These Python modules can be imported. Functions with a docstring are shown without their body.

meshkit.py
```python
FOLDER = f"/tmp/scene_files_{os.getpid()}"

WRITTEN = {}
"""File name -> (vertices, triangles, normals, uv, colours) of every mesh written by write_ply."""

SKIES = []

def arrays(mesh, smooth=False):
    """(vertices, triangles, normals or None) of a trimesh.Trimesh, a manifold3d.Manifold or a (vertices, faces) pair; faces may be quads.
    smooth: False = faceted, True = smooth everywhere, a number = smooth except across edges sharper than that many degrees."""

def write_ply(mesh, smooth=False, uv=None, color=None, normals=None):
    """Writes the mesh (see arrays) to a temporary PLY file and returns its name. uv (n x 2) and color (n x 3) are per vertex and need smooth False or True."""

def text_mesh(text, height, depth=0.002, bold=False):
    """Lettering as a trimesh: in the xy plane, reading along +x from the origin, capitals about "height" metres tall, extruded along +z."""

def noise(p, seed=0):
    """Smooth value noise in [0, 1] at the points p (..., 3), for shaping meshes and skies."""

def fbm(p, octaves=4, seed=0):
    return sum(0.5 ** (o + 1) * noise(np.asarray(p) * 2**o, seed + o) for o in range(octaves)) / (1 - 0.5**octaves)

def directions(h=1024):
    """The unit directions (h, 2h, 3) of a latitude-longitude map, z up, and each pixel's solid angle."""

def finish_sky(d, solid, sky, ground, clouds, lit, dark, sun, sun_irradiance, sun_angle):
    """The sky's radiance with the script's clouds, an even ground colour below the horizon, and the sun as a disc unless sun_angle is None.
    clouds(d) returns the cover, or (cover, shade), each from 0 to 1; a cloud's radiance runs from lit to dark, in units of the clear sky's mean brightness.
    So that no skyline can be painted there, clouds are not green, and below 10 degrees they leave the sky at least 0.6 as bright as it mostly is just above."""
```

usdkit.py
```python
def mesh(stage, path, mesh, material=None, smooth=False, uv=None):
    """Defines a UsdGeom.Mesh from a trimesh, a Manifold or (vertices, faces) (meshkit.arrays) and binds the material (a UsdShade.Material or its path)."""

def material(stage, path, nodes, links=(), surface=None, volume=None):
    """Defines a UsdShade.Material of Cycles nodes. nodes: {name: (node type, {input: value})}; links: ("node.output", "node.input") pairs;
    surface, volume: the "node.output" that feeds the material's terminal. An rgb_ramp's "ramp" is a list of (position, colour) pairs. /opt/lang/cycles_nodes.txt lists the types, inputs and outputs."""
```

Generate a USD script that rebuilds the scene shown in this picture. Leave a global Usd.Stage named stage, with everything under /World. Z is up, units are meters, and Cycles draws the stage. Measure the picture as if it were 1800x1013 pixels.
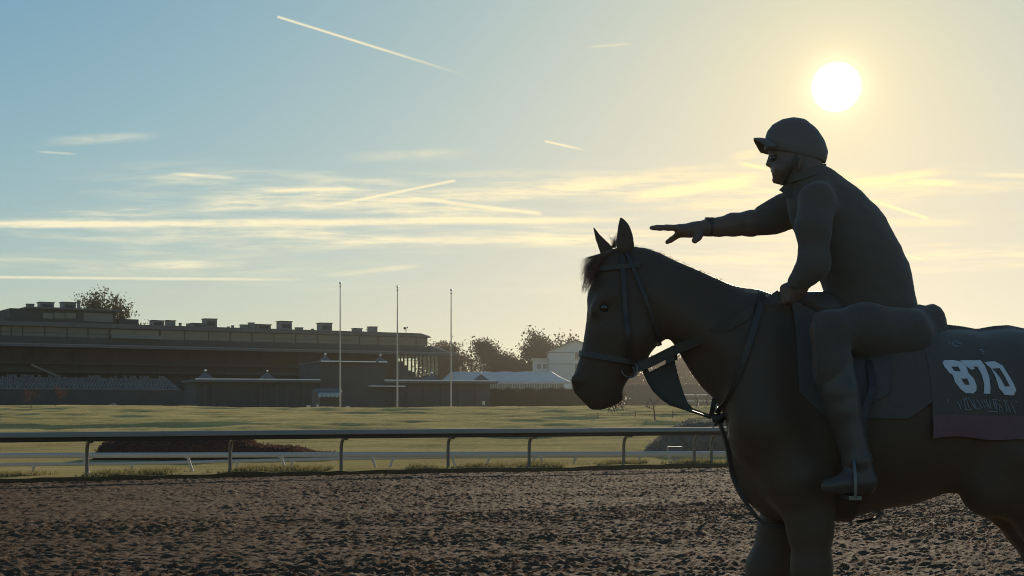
import math, random
import numpy as np, trimesh, usdkit, meshkit
from pxr import Usd, UsdGeom, UsdLux, UsdShade, Gf, Sdf, Vt
from scipy import ndimage, sparse
from scipy.sparse.linalg import spsolve
from shapely.geometry import Polygon, LineString
from shapely.ops import unary_union
from PIL import Image, ImageDraw

stage = Usd.Stage.CreateInMemory()
UsdGeom.SetStageUpAxis(stage, "Z")
UsdGeom.SetStageMetersPerUnit(stage, 1.0)
UsdGeom.Xform.Define(stage, "/World")
UsdGeom.Scope.Define(stage, "/World/Looks")

# ------------------------------------------------------------------ camera (level, lens shifted upwards)
F = 2500.0            # focal length in pixels of an 1800 pixel wide picture
HZ = 714.0            # row of the horizon
CAMZ = 1.7
cam = UsdGeom.Camera.Define(stage, "/World/camera")
cam.CreateHorizontalApertureAttr(36.0)
cam.CreateVerticalApertureAttr(36.0 * 576 / 1024)
cam.CreateFocalLengthAttr(F * 36.0 / 1800)
cam.CreateVerticalApertureOffsetAttr((HZ - 506.5) * 36.0 / 1800)
cam.CreateClippingRangeAttr((0.1, 5000.0))
cam.CreateExposureAttr(0.0)
cam.CreateFStopAttr(0.0)
cx = UsdGeom.Xformable(cam)
cx.AddTranslateOp().Set(Gf.Vec3d(0, 0, CAMZ))
cx.AddRotateXOp().Set(90.0)

# ------------------------------------------------------------------ node graph helper
class G:
    def __init__(self):
        self.n, self.l = {}, []
    def add(self, kind, out=None, **inp):
        name = f"n{len(self.n)}"
        vals = {}
        for k, v in inp.items():
            if isinstance(v, str) and v.startswith("@"):
                self.l.append((v[1:], f"{name}.{k}"))
            else:
                vals[k] = v
        self.n[name] = (kind, vals)
        return f"@{name}.{out}" if out else name
    def math(self, op, a, b=0.0, c=0.0, clamp=False):
        return self.add("math", "value", math_type=op, value1=a, value2=b, value3=c, use_clamp=clamp)
    def smooth(self, v, a, b):
        return self.add("map_range", "result", range_type="smoothstep", value=v, from_min=a, from_max=b, to_min=0.0, to_max=1.0, clamp=True)
    def mixc(self, fac, a, b, mode="mix"):
        return self.add("mix", "color", mix_type=mode, fac=fac, color1=a, color2=b)
    def noise(self, vec, scale, detail=3.0, rough=0.55, out="fac", distortion=0.0):
        return self.add("noise_texture", out, vector=vec, scale=scale, detail=detail, roughness=rough, distortion=distortion)
    def mapping(self, vec, scale=(1, 1, 1), loc=(0, 0, 0), rot=(0, 0, 0)):
        return self.add("mapping", "vector", vector=vec, scale=scale, location=loc, rotation=rot)
    def build(self, path, surface=None, volume=None):
        return usdkit.material(stage, path, self.n, self.l, surface=surface and surface[1:], volume=volume and volume[1:])

def uv(px, py):
    return (px - 900.0) / F, (HZ - py) / F

# ------------------------------------------------------------------ sky and sun
SU, SV = uv(1470, 153)
SUN = np.array([SU, 1.0, SV]); SUN /= np.linalg.norm(SUN)
ELEV = math.asin(SUN[2]); ROT = math.atan2(SUN[0], SUN[1])
SKY_STRENGTH = 0.075
SUN_INTENSITY = 1.1

def sky_material():
    g = G()
    sky = g.add("sky_texture", "color", sky_type="single_scattering", sun_disc=False, sun_elevation=ELEV, sun_rotation=ROT,
                air_density=1.0, aerosol_density=0.6, ozone_density=1.5, altitude=100.0)
    d = g.add("texture_coordinate", "generated")
    sep = g.add("separate_xyz", None, vector=d)
    x, y, z = f"@{sep}.x", f"@{sep}.y", f"@{sep}.z"
    front = g.smooth(y, 0.05, 0.25)
    ysafe = g.math("maximum", y, 0.05)
    u, v = g.math("divide", x, ysafe), g.math("divide", z, ysafe)
    uvv = g.add("combine_xyz", "vector", x=u, y=v, z=0.0)
    # cloud sheets: their noise is stretched along the horizon
    warp = g.noise(g.mapping(uvv, (5, 22, 1)), 1.0, 3.0, 0.5)
    wob = g.math("multiply", g.math("subtract", warp, 0.5), 0.012)
    v2 = g.math("add", v, wob)
    uv2 = g.add("combine_xyz", "vector", x=u, y=v2, z=0.0)
    fine = g.noise(g.mapping(uv2, (16, 190, 1)), 1.0, 6.0, 0.66)
    puff = g.noise(g.mapping(uvv, (90, 200, 1)), 1.0, 3.0, 0.6)
    soft = g.noise(g.mapping(uv2, (4, 38, 1), (3.1, 1.7, 0)), 1.0, 4.0, 0.6)
    band = g.math("multiply", g.smooth(v, 0.070, 0.125), g.smooth(v, 0.178, 0.150))
    cir = g.math("multiply", g.math("multiply", g.smooth(soft, 0.40, 0.66), g.smooth(fine, 0.32, 0.68)), band)
    total = g.math("multiply", cir, 0.85)
    high = g.math("multiply", g.math("multiply", g.smooth(soft, 0.55, 0.8), g.smooth(fine, 0.4, 0.8)), 0.12)
    total = g.math("add", total, g.math("multiply", high, g.smooth(v, 0.02, 0.08)))
    # trails and single streaks: (x0, y0, x1, y1, half width, strength, fade at start, fade at end, raggedness)
    T = [(-900, 402, 1160, 386, 7, 0.62, .02, .1, .5), (520, 424, 1060, 421, 7, 0.40, .3, .1, .6), (-600, 484, 590, 492, 3, 0.45, .02, .2, .3),
         (486, 29, 845, 141, 2.6, 0.80, .01, .6, .1), (956, 248, 1036, 266, 2.2, 0.8, .05, .5, .1), (1025, 84, 1118, 77, 3, 0.18, .3, .3, .3),
         (545, 369, 802, 317, 2.8, 0.72, .5, .02, .1), (690, 345, 958, 377, 4, 0.62, .4, .05, .5), (840, 338, 1130, 322, 11, 0.34, .4, .4, .7),
         (1090, 350, 1352, 312, 11, 0.75, .35, .2, .5), (900, 330, 1290, 300, 13, 0.42, .4, .4, .7), (1290, 286, 1362, 300, 4, 0.6, .3, .3, .3),
         (1270, 280, 1350, 268, 9, 0.4, .5, .4, .6), (1490, 322, 1690, 297, 8, 0.75, .2, .5, .5), (1585, 318, 1700, 323, 6, 0.75, .3, .4, .4),
         (1530, 352, 1636, 386, 3.4, 0.85, .1, .1, .1), (1500, 390, 1760, 392, 8, 0.35, .3, .5, .5), (1588, 449, 1632, 457, 2.4, 0.5, .2, .3, .1),
         (1690, 306, 1900, 312, 5, 0.45, .5, .1, .4), (286, 304, 432, 315, 3.6, 0.38, .4, .3, .4), (58, 266, 140, 271, 2.4, 0.25, .3, .3, .2),
         (60, 250, 300, 238, 9, 0.26, .4, .4, .7), (580, 276, 860, 268, 10, 0.24, .4, .4, .8), (360, 343, 700, 330, 9, 0.34, .4, .3, .8),
         (520, 322, 740, 316, 6, 0.28, .4, .3, .7), (250, 366, 640, 357, 9, 0.28, .4, .4, .8), (560, 487, 760, 466, 5, 0.25, .4, .4, .7),
         (180, 470, 400, 463, 9, 0.30, .4, .4, .8), (640, 380, 1000, 374, 14, 0.25, .4, .4, .8), (150, 412, 520, 396, 9, 0.25, .4, .4, .8),
         (700, 352, 960, 344, 8, 0.30, .4, .4, .8), (-600, 300, -120, 320, 12, 0.3, .3, .3, .7), (2000, 250, 2500, 300, 12, 0.4, .3, .3, .6)]
    for x0, y0, x1, y1, w, s, f0, f1, rag in T:
        (a, b), (c, e) = uv(x0, y0), uv(x1, y1)
        L = math.hypot(c - a, e - b); du, dv = (c - a) / L, (e - b) / L
        tt = g.math("multiply_add", u, du, g.math("multiply_add", v, dv, -(a * du + b * dv)))
        vv = v if rag < 0.15 else (g.math("multiply_add", g.math("subtract", warp, 0.5), 0.006 * rag, v))
        ss = g.math("absolute", g.math("multiply_add", u, -dv, g.math("multiply_add", vv, du, a * dv - b * du)))
        m = g.smooth(ss, w * 1.35 / F, w * 0.1 / F)
        m = g.math("multiply", m, g.math("multiply", g.smooth(tt, 0, f0 * L), g.smooth(tt, L, L * (1 - f1))))
        if rag >= 0.15:
            k = g.math("multiply_add", g.smooth(g.math("multiply_add", puff, 0.4, g.math("multiply", fine, 0.6)), 0.3, 0.62), rag, 1 - rag)
            m = g.math("multiply", m, k)
        total = g.math("add", total, g.math("multiply", m, min(1.0, s * (1.0 if rag < .15 else 1.45))))
    total = g.math("multiply", g.math("multiply", g.math("minimum", total, 0.95), front), 1.0)
    # angle to the sun
    dot = g.add("vector_math", "value", math_type="dot_product", vector1=d, vector2=tuple(SUN))
    ang = g.math("multiply", g.math("arccosine", g.math("minimum", dot, 1.0)), 180 / math.pi)
    near = g.math("exponent", g.math("multiply", ang, -1 / 9.0))
    K = 1.0 / SKY_STRENGTH
    scl = lambda c: tuple(K * q for q in c)
    sk = g.add("separate_color", None, color=sky)
    ch = []
    for c, (top, rate) in zip("rgb", SKY_CURVE):      # the sky's brightness saturates towards the sun
        e = g.math("exponent", g.math("multiply", f"@{sk}.{c}", -rate))
        ch.append(g.math("multiply_add", e, -top * K, top * K))
    skyc = g.add("combine_color", "color", r=ch[0], g=ch[1], b=ch[2])
    skyc = g.mixc(near, skyc, g.mixc(1.0, skyc, (1.0, .89, .60), "multiply"))
    cloudc = g.mixc(near, scl(CLOUD_A), scl(CLOUD_B))
    # the thin autumn mist that pales the lower sky
    low = g.math("exponent", g.math("multiply", g.math("maximum", z, 0.0), -1 / LOW_H))
    skyc = g.mixc(g.math("multiply", low, LOW_F), skyc, scl(LOW_C))
    col = g.mixc(total, skyc, cloudc)
    # the bright ring of air round the sun, and the sun itself
    a1 = g.math("multiply", g.math("exponent", g.math("multiply", ang, -1 / 0.30)), 7.0 * K)
    a2 = g.math("multiply", g.math("exponent", g.math("multiply", ang, -1 / 2.0)), .34 * K)
    core = g.math("multiply", g.smooth(ang, 0.98, 0.80), 1.6 * K)
    glow = g.add("vector_math", "vector", math_type="scale", vector1=(1.0, 0.78, 0.42), scale=g.math("add", a1, a2))
    glow2 = g.add("vector_math", "vector", math_type="scale", vector1=(1.0, 0.75, 0.38), scale=g.math("multiply", near, .05 * K))
    col = g.mixc(1.0, col, glow, "add")
    col = g.mixc(1.0, col, glow2, "add")
    col = g.mixc(1.0, col, g.add("vector_math", "vector", math_type="scale", vector1=(1.0, 0.97, 0.88), scale=core), "add")
    bg = g.add("background_shader", "background", color=col, strength=SKY_STRENGTH)
    return g.build("/World/Looks/sky_look", surface=bg)

SKY_CURVE = ((.765, .087), (.685, .172), (.63, .275))
LOW_H, LOW_F, LOW_C = 0.062, 0.9, (.71, .685, .42)
CLOUD_A, CLOUD_B = (.97, .89, .62), (1.2, .82, .30)
dome = UsdLux.DomeLight.Define(stage, "/World/sky")
dome.GetPrim().SetCustomDataByKey("kind", "structure")
UsdShade.MaterialBindingAPI.Apply(dome.GetPrim()).Bind(sky_material())
sun = UsdLux.DistantLight.Define(stage, "/World/sun")
sun.CreateIntensityAttr(SUN_INTENSITY); sun.CreateAngleAttr(0.53); sun.CreateColorAttr(Gf.Vec3f(1.0, 0.84, 0.62)); sun.CreateNormalizeAttr(True)
sx = UsdGeom.Xformable(sun)
sx.AddRotateZOp().Set(-math.degrees(ROT)); sx.AddRotateXOp().Set(-(90 - math.degrees(ELEV)) )
# -z of the light, turned by these, must point away from the sun

# ------------------------------------------------------------------ object helpers
_used = {}
def numbered(parent, name):
    k = (parent, name); i = _used.get(k, 0); _used[k] = i + 1
    return name if i == 0 else f"{name}_{i:03d}"
def path_of(p):
    return "/World" if p is None else str(p.GetPath())
def tag(p, label=None, cat=None, group=None, kind=None):
    p = p.GetPrim()
    for k, v in (("label", label), ("category", cat), ("group", group), ("kind", kind)):
        if v: p.SetCustomDataByKey(k, v)
    return p
def thing(name, label, cat, loc=(0, 0, 0), rz=0.0, group=None):
    x = UsdGeom.Xform.Define(stage, "/World/" + numbered("/World", name))
    x.AddTranslateOp().Set(Gf.Vec3d(*map(float, loc)))
    if rz: x.AddRotateZOp().Set(float(rz))
    return tag(x, label, cat, group)
def obj(name, mesh, mat, parent=None, smooth=False, label=None, kind=None):
    pp = path_of(parent)
    m = usdkit.mesh(stage, pp + "/" + numbered(pp, name), mesh, mat, smooth=smooth)
    tag(m, label, kind=kind)
    return m.GetPrim()
def copy_of(src, name, loc, rz=0.0, label=None, scale=None):
    was = src.GetCustomData()
    x = UsdGeom.Xform.Define(stage, "/World/" + numbered("/World", name))
    x.AddTranslateOp().Set(Gf.Vec3d(*map(float, loc)))
    x.AddRotateZOp().Set(float(rz))
    p = x.GetPrim()
    p.GetReferences().AddInternalReference(src.GetPath()); p.SetInstanceable(True)
    tag(p, label or was.get("label"), was.get("category"), was.get("group"))
    return p

def box(x0, x1, y0, y1, z0, z1):
    m = trimesh.creation.box([x1 - x0, y1 - y0, z1 - z0]); m.apply_translation([(x0 + x1) / 2, (y0 + y1) / 2, (z0 + z1) / 2]); return m
def cat(ms): return trimesh.util.concatenate(list(ms))
def tube(points, radii, n=10, caps=True, sy=1.0):
    p = np.asarray(points, float); r = np.broadcast_to(np.asarray(radii, float), (len(p),))
    t = np.gradient(p, axis=0); t /= np.linalg.norm(t, axis=1, keepdims=True) + 1e-12
    a = np.cross(t[0], [0, 0, 1.0] if abs(t[0, 2]) < .9 else [1.0, 0, 0]); a /= np.linalg.norm(a)
    V = []
    ang = np.arange(n) * 2 * np.pi / n
    for i in range(len(p)):
        a = a - t[i] * (a @ t[i]); a /= np.linalg.norm(a); b = np.cross(t[i], a)
        V.append(p[i] + r[i] * (np.cos(ang)[:, None] * a + np.sin(ang)[:, None] * b * sy))
    V = np.vstack(V); Fq = []
    for i in range(len(p) - 1):
        for j in range(n):
            Fq.append([i * n + j, i * n + (j + 1) % n, (i + 1) * n + (j + 1) % n, (i + 1) * n + j])
    Fq = np.array(Fq); T = np.vstack([Fq[:, [0, 1, 2]], Fq[:, [0, 2, 3]]])
    if caps:
        c0, c1 = len(V), len(V) + 1; V = np.vstack([V, p[0], p[-1]]); e = (len(p) - 1) * n
        T = np.vstack([T, [[c0, (j + 1) % n, j] for j in range(n)], [[c1, e + j, e + (j + 1) % n] for j in range(n)]])
    return trimesh.Trimesh(V, T, process=False)
def ribbon(points, side, width, thick):
    """A strap along points: side gives its width direction at each point; it has a thickness."""
    p = np.asarray(points, float); s = np.broadcast_to(np.asarray(side, float), p.shape); s = s / np.linalg.norm(s, axis=1, keepdims=True)
    t = np.gradient(p, axis=0); t /= np.linalg.norm(t, axis=1, keepdims=True) + 1e-12
    nn = np.cross(t, s); nn /= np.linalg.norm(nn, axis=1, keepdims=True) + 1e-12
    w = np.broadcast_to(np.asarray(width, float), (len(p),))[:, None] / 2
    ring = np.stack([p - s * w - nn * thick / 2, p + s * w - nn * thick / 2, p + s * w + nn * thick / 2, p - s * w + nn * thick / 2], 1)
    V = ring.reshape(-1, 3); T = []
    for i in range(len(p) - 1):
        for j in range(4):
            a, b, c, d = i * 4 + j, i * 4 + (j + 1) % 4, (i + 1) * 4 + (j + 1) % 4, (i + 1) * 4 + j
            T += [[a, b, c], [a, c, d]]
    e = (len(p) - 1) * 4
    T += [[0, 2, 1], [0, 3, 2], [e, e + 1, e + 2], [e, e + 2, e + 3]]
    return trimesh.Trimesh(V, T, process=False)
def grid_mesh(P):
    h, w = P.shape[:2]; i = np.arange(h * w).reshape(h, w)
    q = np.stack([i[:-1, :-1], i[:-1, 1:], i[1:, 1:], i[1:, :-1]], -1).reshape(-1, 4)
    return trimesh.Trimesh(P.reshape(-1, 3), np.vstack([q[:, [0, 1, 2]], q[:, [0, 2, 3]]]), process=False)
def at(px, py, Y):
    """The place at depth Y that is seen at photograph pixel (px, py)."""
    return np.array([(px - 900.0) / F * Y, Y, CAMZ + (HZ - py) / F * Y])
def smoothstep(a, b, x):
    t = np.clip((np.asarray(x, float) - a) / (b - a), 0, 1); return t * t * (3 - 2 * t)

def simple(name, color, rough=0.8, vary=0.25, scale=3.0, spec=0.3, metallic=0.0, bump=0.0, bscale=40.0, sheen=0.0, stretch=(1, 1, 1)):
    g = G(); pos = g.add("texture_coordinate", "object")
    n = g.noise(g.mapping(pos, stretch), scale, 5.0, 0.6)
    c = g.mixc(n, tuple(np.array(color) * (1 - vary)), tuple(np.array(color) * (1 + vary)))
    kw = {}
    if bump:
        b = g.noise(g.mapping(pos, stretch), bscale, 4.0, 0.6)
        kw["normal"] = g.add("bump", "normal", height=b, strength=0.6, distance=bump)
    s = g.add("principled_bsdf", "BSDF", base_color=c, roughness=rough, specular_ior_level=spec, metallic=metallic, sheen_weight=sheen, sheen_roughness=0.4, **kw)
    return g.build("/World/Looks/" + name, surface=s)

def resample(pts, step):
    pts = np.asarray(pts, float); s = np.concatenate([[0], np.cumsum(np.linalg.norm(np.diff(pts, axis=0), axis=1))])
    u = np.linspace(0, s[-1], int(s[-1] / step) + 1); return np.stack([np.interp(u, s, pts[:, i]) for i in range(pts.shape[1])], 1)
# ------------------------------------------------------------------ the lie of the land
RP = np.array([(-26.4, 26.4), (-13.2, 32.8), (-10.0, 34.3), (-7.3, 36.0), (-4.62, 37.6), (-1.85, 38.6), (.77, 39.45), (3.35, 40.7), (5.42, 41.7), (8.3, 43.1), (11.2, 44.5), (25, 51.2)])
RU = np.array([.901, .434]); RN = np.array([.434, -.901])
def rail_dist(X, Y):
    """Distance from the running rail, positive on the track side."""
    yr = np.interp(X, RP[:, 0], RP[:, 1]); return (yr - Y) * .901
CREST = [(30, -.62), (40, -.7), (60, -.62), (80, -.34), (100, .1), (130, .95), (155, 1.5), (168, 1.62), (180, 1.45), (200, .9), (240, .5), (420, .5), (5000, .5)]
def land(X, Y):
    X, Y = np.asarray(X, float), np.asarray(Y, float)
    d = rail_dist(X, Y); e = -d
    inf = np.interp(Y, *zip(*CREST))
    P = np.stack([X / 26, Y / 15, 0 * X], -1)
    und = (meshkit.fbm(P, 4, 3) - .5) * .55 * smoothstep(52, 95, Y) + (meshkit.fbm(P * 6, 3, 8) - .5) * .14 * smoothstep(40, 60, Y)
    und = und + (meshkit.fbm(np.stack([X / 8.0 + Y / 30, Y / 2.2, 0 * X], -1), 4, 18) - .5) * .75 * smoothstep(58, 85, Y) * smoothstep(175, 150, Y)
    und = und - .22 * np.exp(-((X + 22) / 9) ** 2) * smoothstep(120, 160, Y) + .1 * smoothstep(-10, 10, X) * smoothstep(120, 160, Y)
    t = smoothstep(1.0, 6.5, e)
    z = (inf + und) * t + (1 - t) * (meshkit.fbm(np.stack([X * 1.3, Y * 1.3, 0 * X], -1), 3, 5) - .5) * .10
    return np.where(d > 0, -.13 + .0195 * d, z)

# dirt track: harrowed loam, real clods
def clods(X, Y):
    q = np.stack([X, Y, 0 * X], -1)
    w = meshkit.fbm(q * [0.8, 1.4, 1], 3, 11)
    # harrow furrows run along the track, cut up by hooves
    al = X * RU[0] + Y * RU[1]; ac = X * RN[0] + Y * RN[1]
    f = np.stack([al * 2.6, ac * 6.5 + 3 * w, 0 * X], -1)
    n1 = meshkit.fbm(f, 3, 21) - .5
    wx = meshkit.fbm(q * [3, 3, 1] + 7, 2, 61) - .5
    rid = 1 - np.abs(2 * meshkit.fbm(q * [8.5, 13.0, 1] + 1.2 * wx[..., None], 4, 31) - 1)
    n3 = meshkit.fbm(q * [15, 21, 1], 3, 41) - .5
    n4 = meshkit.noise(q * 34, 51) - .5
    hv = meshkit.fbm(q * [.35, .6, 1], 2, 71)
    return (n1 * .050 + (rid - .7) * .085 + n3 * .050 + n4 * .028) * (.50 + .80 * hv) + (w - .5) * .035

dirt_mat = None
def dirt_material():
    g = G(); pos = g.add("texture_coordinate", "object")
    n = g.noise(pos, 0.9, 5.0, 0.6); n2 = g.noise(pos, 14.0, 5.0, 0.65)
    c = g.mixc(n, DIRT_A, DIRT_B)
    c = g.mixc(g.math("multiply", g.smooth(n2, .45, .75), .55), c, DIRT_C)
    b = g.noise(pos, 45.0, 5.0, 0.7)
    nrm = g.add("bump", "normal", height=b, strength=0.8, distance=0.03)
    s = g.add("principled_bsdf", "BSDF", base_color=c, roughness=.92, specular_ior_level=.15, normal=nrm)
    return g.build("/World/Looks/dirt_look", surface=s)
DIRT_A, DIRT_B, DIRT_C = (.080, .041, .020), (.128, .072, .037), (.185, .118, .063)
dirt_mat = dirt_material()

def track_mesh():
    xs = np.concatenate([np.linspace(-60, -15, 60)[:-1], np.linspace(-15, 13, 900), np.linspace(13, 45, 50)[1:]])
    # rows measured from the rail: fine near the picture's foot
    s = np.concatenate([np.linspace(-.25, 17, 360)[:-1], np.linspace(17, 29.5, 430)[:-1], np.linspace(29.5, 42, 50)])
    X = np.broadcast_to(xs, (len(s), len(xs))); yr = np.interp(xs, RP[:, 0], RP[:, 1])
    Y = yr[None] - s[:, None] / .901
    edge = np.clip(s, 0, None)[:, None]
    Z = -.13 + .0195 * edge + clods(X, Y) * smoothstep(0, .5, edge) - .04 * smoothstep(.4, -.1, s)[:, None]
    return grid_mesh(np.stack([X, Y, Z], -1)[::-1])
tag(stage.GetPrimAtPath(obj("dirt_track", track_mesh(), dirt_mat, smooth=True).GetPath()), "brown harrowed dirt racetrack", kind="structure")

def grass_material():
    g = G(); pos = g.add("texture_coordinate", "object")
    big = g.noise(g.mapping(pos, (.05, .10, 1)), 1.0, 5.0, 0.6)
    mid = g.noise(g.mapping(pos, (.09, .75, 1)), 1.0, 5.0, 0.65)
    fin = g.noise(g.mapping(pos, (5, 9, 5)), 1.0, 4.0, 0.7)
    c = g.mixc(g.smooth(big, .3, .7), GRASS_A, GRASS_B)
    c = g.mixc(g.math("multiply", g.smooth(mid, .44, .62), .8), c, GRASS_C)
    c = g.mixc(g.math("multiply", g.smooth(fin, .4, .75), .5), c, GRASS_D)
    h = g.math("add", g.math("multiply", fin, .5), mid)
    nrm = g.add("bump", "normal", height=h, strength=1.0, distance=0.25)
    dif = g.add("diffuse_bsdf", "BSDF", color=c, normal=nrm, roughness=.5)
    sh = g.add("sheen_bsdf", "BSDF", color=GRASS_S, roughness=.55, normal=nrm)
    return g.build("/World/Looks/grass_look", surface=g.add("add_closure", "closure", closure1=dif, closure2=sh))
GRASS_A, GRASS_B, GRASS_C, GRASS_D, GRASS_S = (.14, .12, .042), (.32, .25, .095), (.05, .056, .022), (.38, .30, .14), (.56, .45, .20)
grass_mat = grass_material()
def field_mesh():
    xs = np.concatenate([-np.geomspace(60, 1180, 24)[::-1], np.linspace(-58, 40, 300), np.geomspace(42, 1180, 24)])
    e = np.concatenate([np.linspace(.0, 8, 60)[:-1], np.linspace(8, 140, 330)[:-1], np.linspace(140, 260, 60)[:-1], np.geomspace(260, 1140, 24)])
    yr = np.interp(np.clip(xs, -40, 40), [-40] + list(RP[:, 0]) + [40], [19.8] + list(RP[:, 1]) + [58.4])
    X = np.broadcast_to(xs, (len(e), len(xs))); Y = yr[None] + e[:, None] / .901
    Z = land(X, np.maximum(Y, yr[None] + .004))
    return grid_mesh(np.stack([X, Y, Z], -1))
tag(stage.GetPrimAtPath(obj("infield_grass", field_mesh(), grass_mat, smooth=True).GetPath()), "dry yellow green infield grass", kind="structure")
def lip_mesh():
    xs = np.linspace(-40, 30, 900); yr = np.interp(xs, RP[:, 0], RP[:, 1]); top = land(xs, yr + .004)
    rows = [np.stack([xs, yr + .03, top - .012], -1), np.stack([xs, yr - .005, top - .006], -1)]
    for k, (dy, dz) in enumerate(((-.03, .05), (-.045, .12), (-.02, .40))):
        rows.append(np.stack([xs, yr + dy + (meshkit.noise(np.stack([xs * 6, 0 * xs + k, 0 * xs], -1), 4) - .5) * .05, top - dz], -1))
    return grid_mesh(np.array(rows)[::-1])
tag(stage.GetPrimAtPath(obj("soil_edge", lip_mesh(), dirt_mat, smooth=True).GetPath()), "dark cut soil edge between the track and the grass", kind="structure")
# bare earth under everything, out to the horizon and behind the camera
obj("earth", box(-1190, 1190, -90, 1190, -2.0, -1.6), dirt_mat, kind="structure")
M = {}

# ------------------------------------------------------------------ materials of the background
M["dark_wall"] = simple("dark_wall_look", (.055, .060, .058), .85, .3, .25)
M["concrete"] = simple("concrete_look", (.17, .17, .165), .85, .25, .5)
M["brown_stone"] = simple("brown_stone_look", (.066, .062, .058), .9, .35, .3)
M["white_trim"] = simple("white_trim_look", (.72, .72, .70), .5, .08, 2)
M["roof_grey"] = simple("roof_grey_look", (.10, .10, .10), .7, .25, .4)
M["metal_unit"] = simple("metal_unit_look", (.16, .16, .155), .55, .2, 1.0, metallic=.2)
M["blind"] = simple("blind_look", (.15, .155, .14), .7, .2, .3)
M["seat_blue"] = simple("seat_blue_look", (.12, .135, .145), .6, .5, .8)
M["pole_white"] = simple("pole_white_look", (.34, .33, .30), .35, .06, 2, spec=.6)
M["tent"] = simple("tent_look", (.46, .44, .39), .6, .1, .3)
M["tent_wall"] = simple("tent_wall_look", (.62, .62, .58), .5, .1, .5)
M["barn"] = simple("barn_look", (.46, .47, .46), .7, .08, .3)
M["twig"] = simple("twig_look", (.09, .07, .055), .9, .3, 3)
M["brass"] = simple("polished_finial_look", (.95, .92, .85), .32, .03, 2, metallic=1.0)
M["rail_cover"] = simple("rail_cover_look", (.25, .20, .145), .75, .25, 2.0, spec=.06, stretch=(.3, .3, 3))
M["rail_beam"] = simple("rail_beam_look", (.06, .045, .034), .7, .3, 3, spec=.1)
M["rail_post"] = simple("rail_post_look", (.15, .125, .10), .5, .3, 5, spec=.4)
M["white_rail"] = simple("white_rail_look", (.34, .335, .32), .5, .15, 1.5, spec=.3, stretch=(.4, 1, 3))
M["dark_box"] = simple("dark_box_look", (.07, .08, .095), .5, .2, 3)
M["teal"] = simple("teal_awning_look", (.20, .30, .33), .6, .1, 3)
M["soil_box"] = simple("grey_box_look", (.25, .27, .29), .6, .15, 3)

def glass_material():
    g = G()
    fr = g.add("fresnel", "fac", IOR=1.5)
    t = g.add("transparent_bsdf", "BSDF", color=(.86, .9, .86)); r = g.add("glossy_bsdf", "BSDF", color=(.9, .9, .9), roughness=.03)
    return g.build("/World/Looks/window_glass_look", surface=g.add("mix_closure", "closure", fac=fr, closure1=t, closure2=r))
M["glass"] = glass_material()
M["bay_dark"] = simple("bay_look", (.045, .05, .048), .8, .3, .8)
def dark_glass():
    g = G(); pos = g.add("texture_coordinate", "object"); n = g.noise(pos, .35, 3.0, .5)
    c = g.mixc(n, (.03, .035, .035), (.09, .09, .08))
    return g.build("/World/Looks/dim_window_look", surface=g.add("principled_bsdf", "BSDF", base_color=c, roughness=.12, specular_ior_level=.6))
M["dim_window"] = dark_glass()
def leaf_material(name, a, b, trans=.35, scale=.6):
    g = G(); pos = g.add("texture_coordinate", "object")
    rnd = g.add("geometry", "random_per_island")
    n = g.noise(pos, scale, 4.0, .6)
    c = g.mixc(g.math("multiply_add", rnd, .5, g.math("multiply", n, .5)), a, b)
    d = g.add("diffuse_bsdf", "BSDF", color=c); t = g.add("translucent_bsdf", "BSDF", color=c)
    return g.build("/World/Looks/" + name, surface=g.add("mix_closure", "closure", fac=trans, closure1=d, closure2=t))
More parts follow.
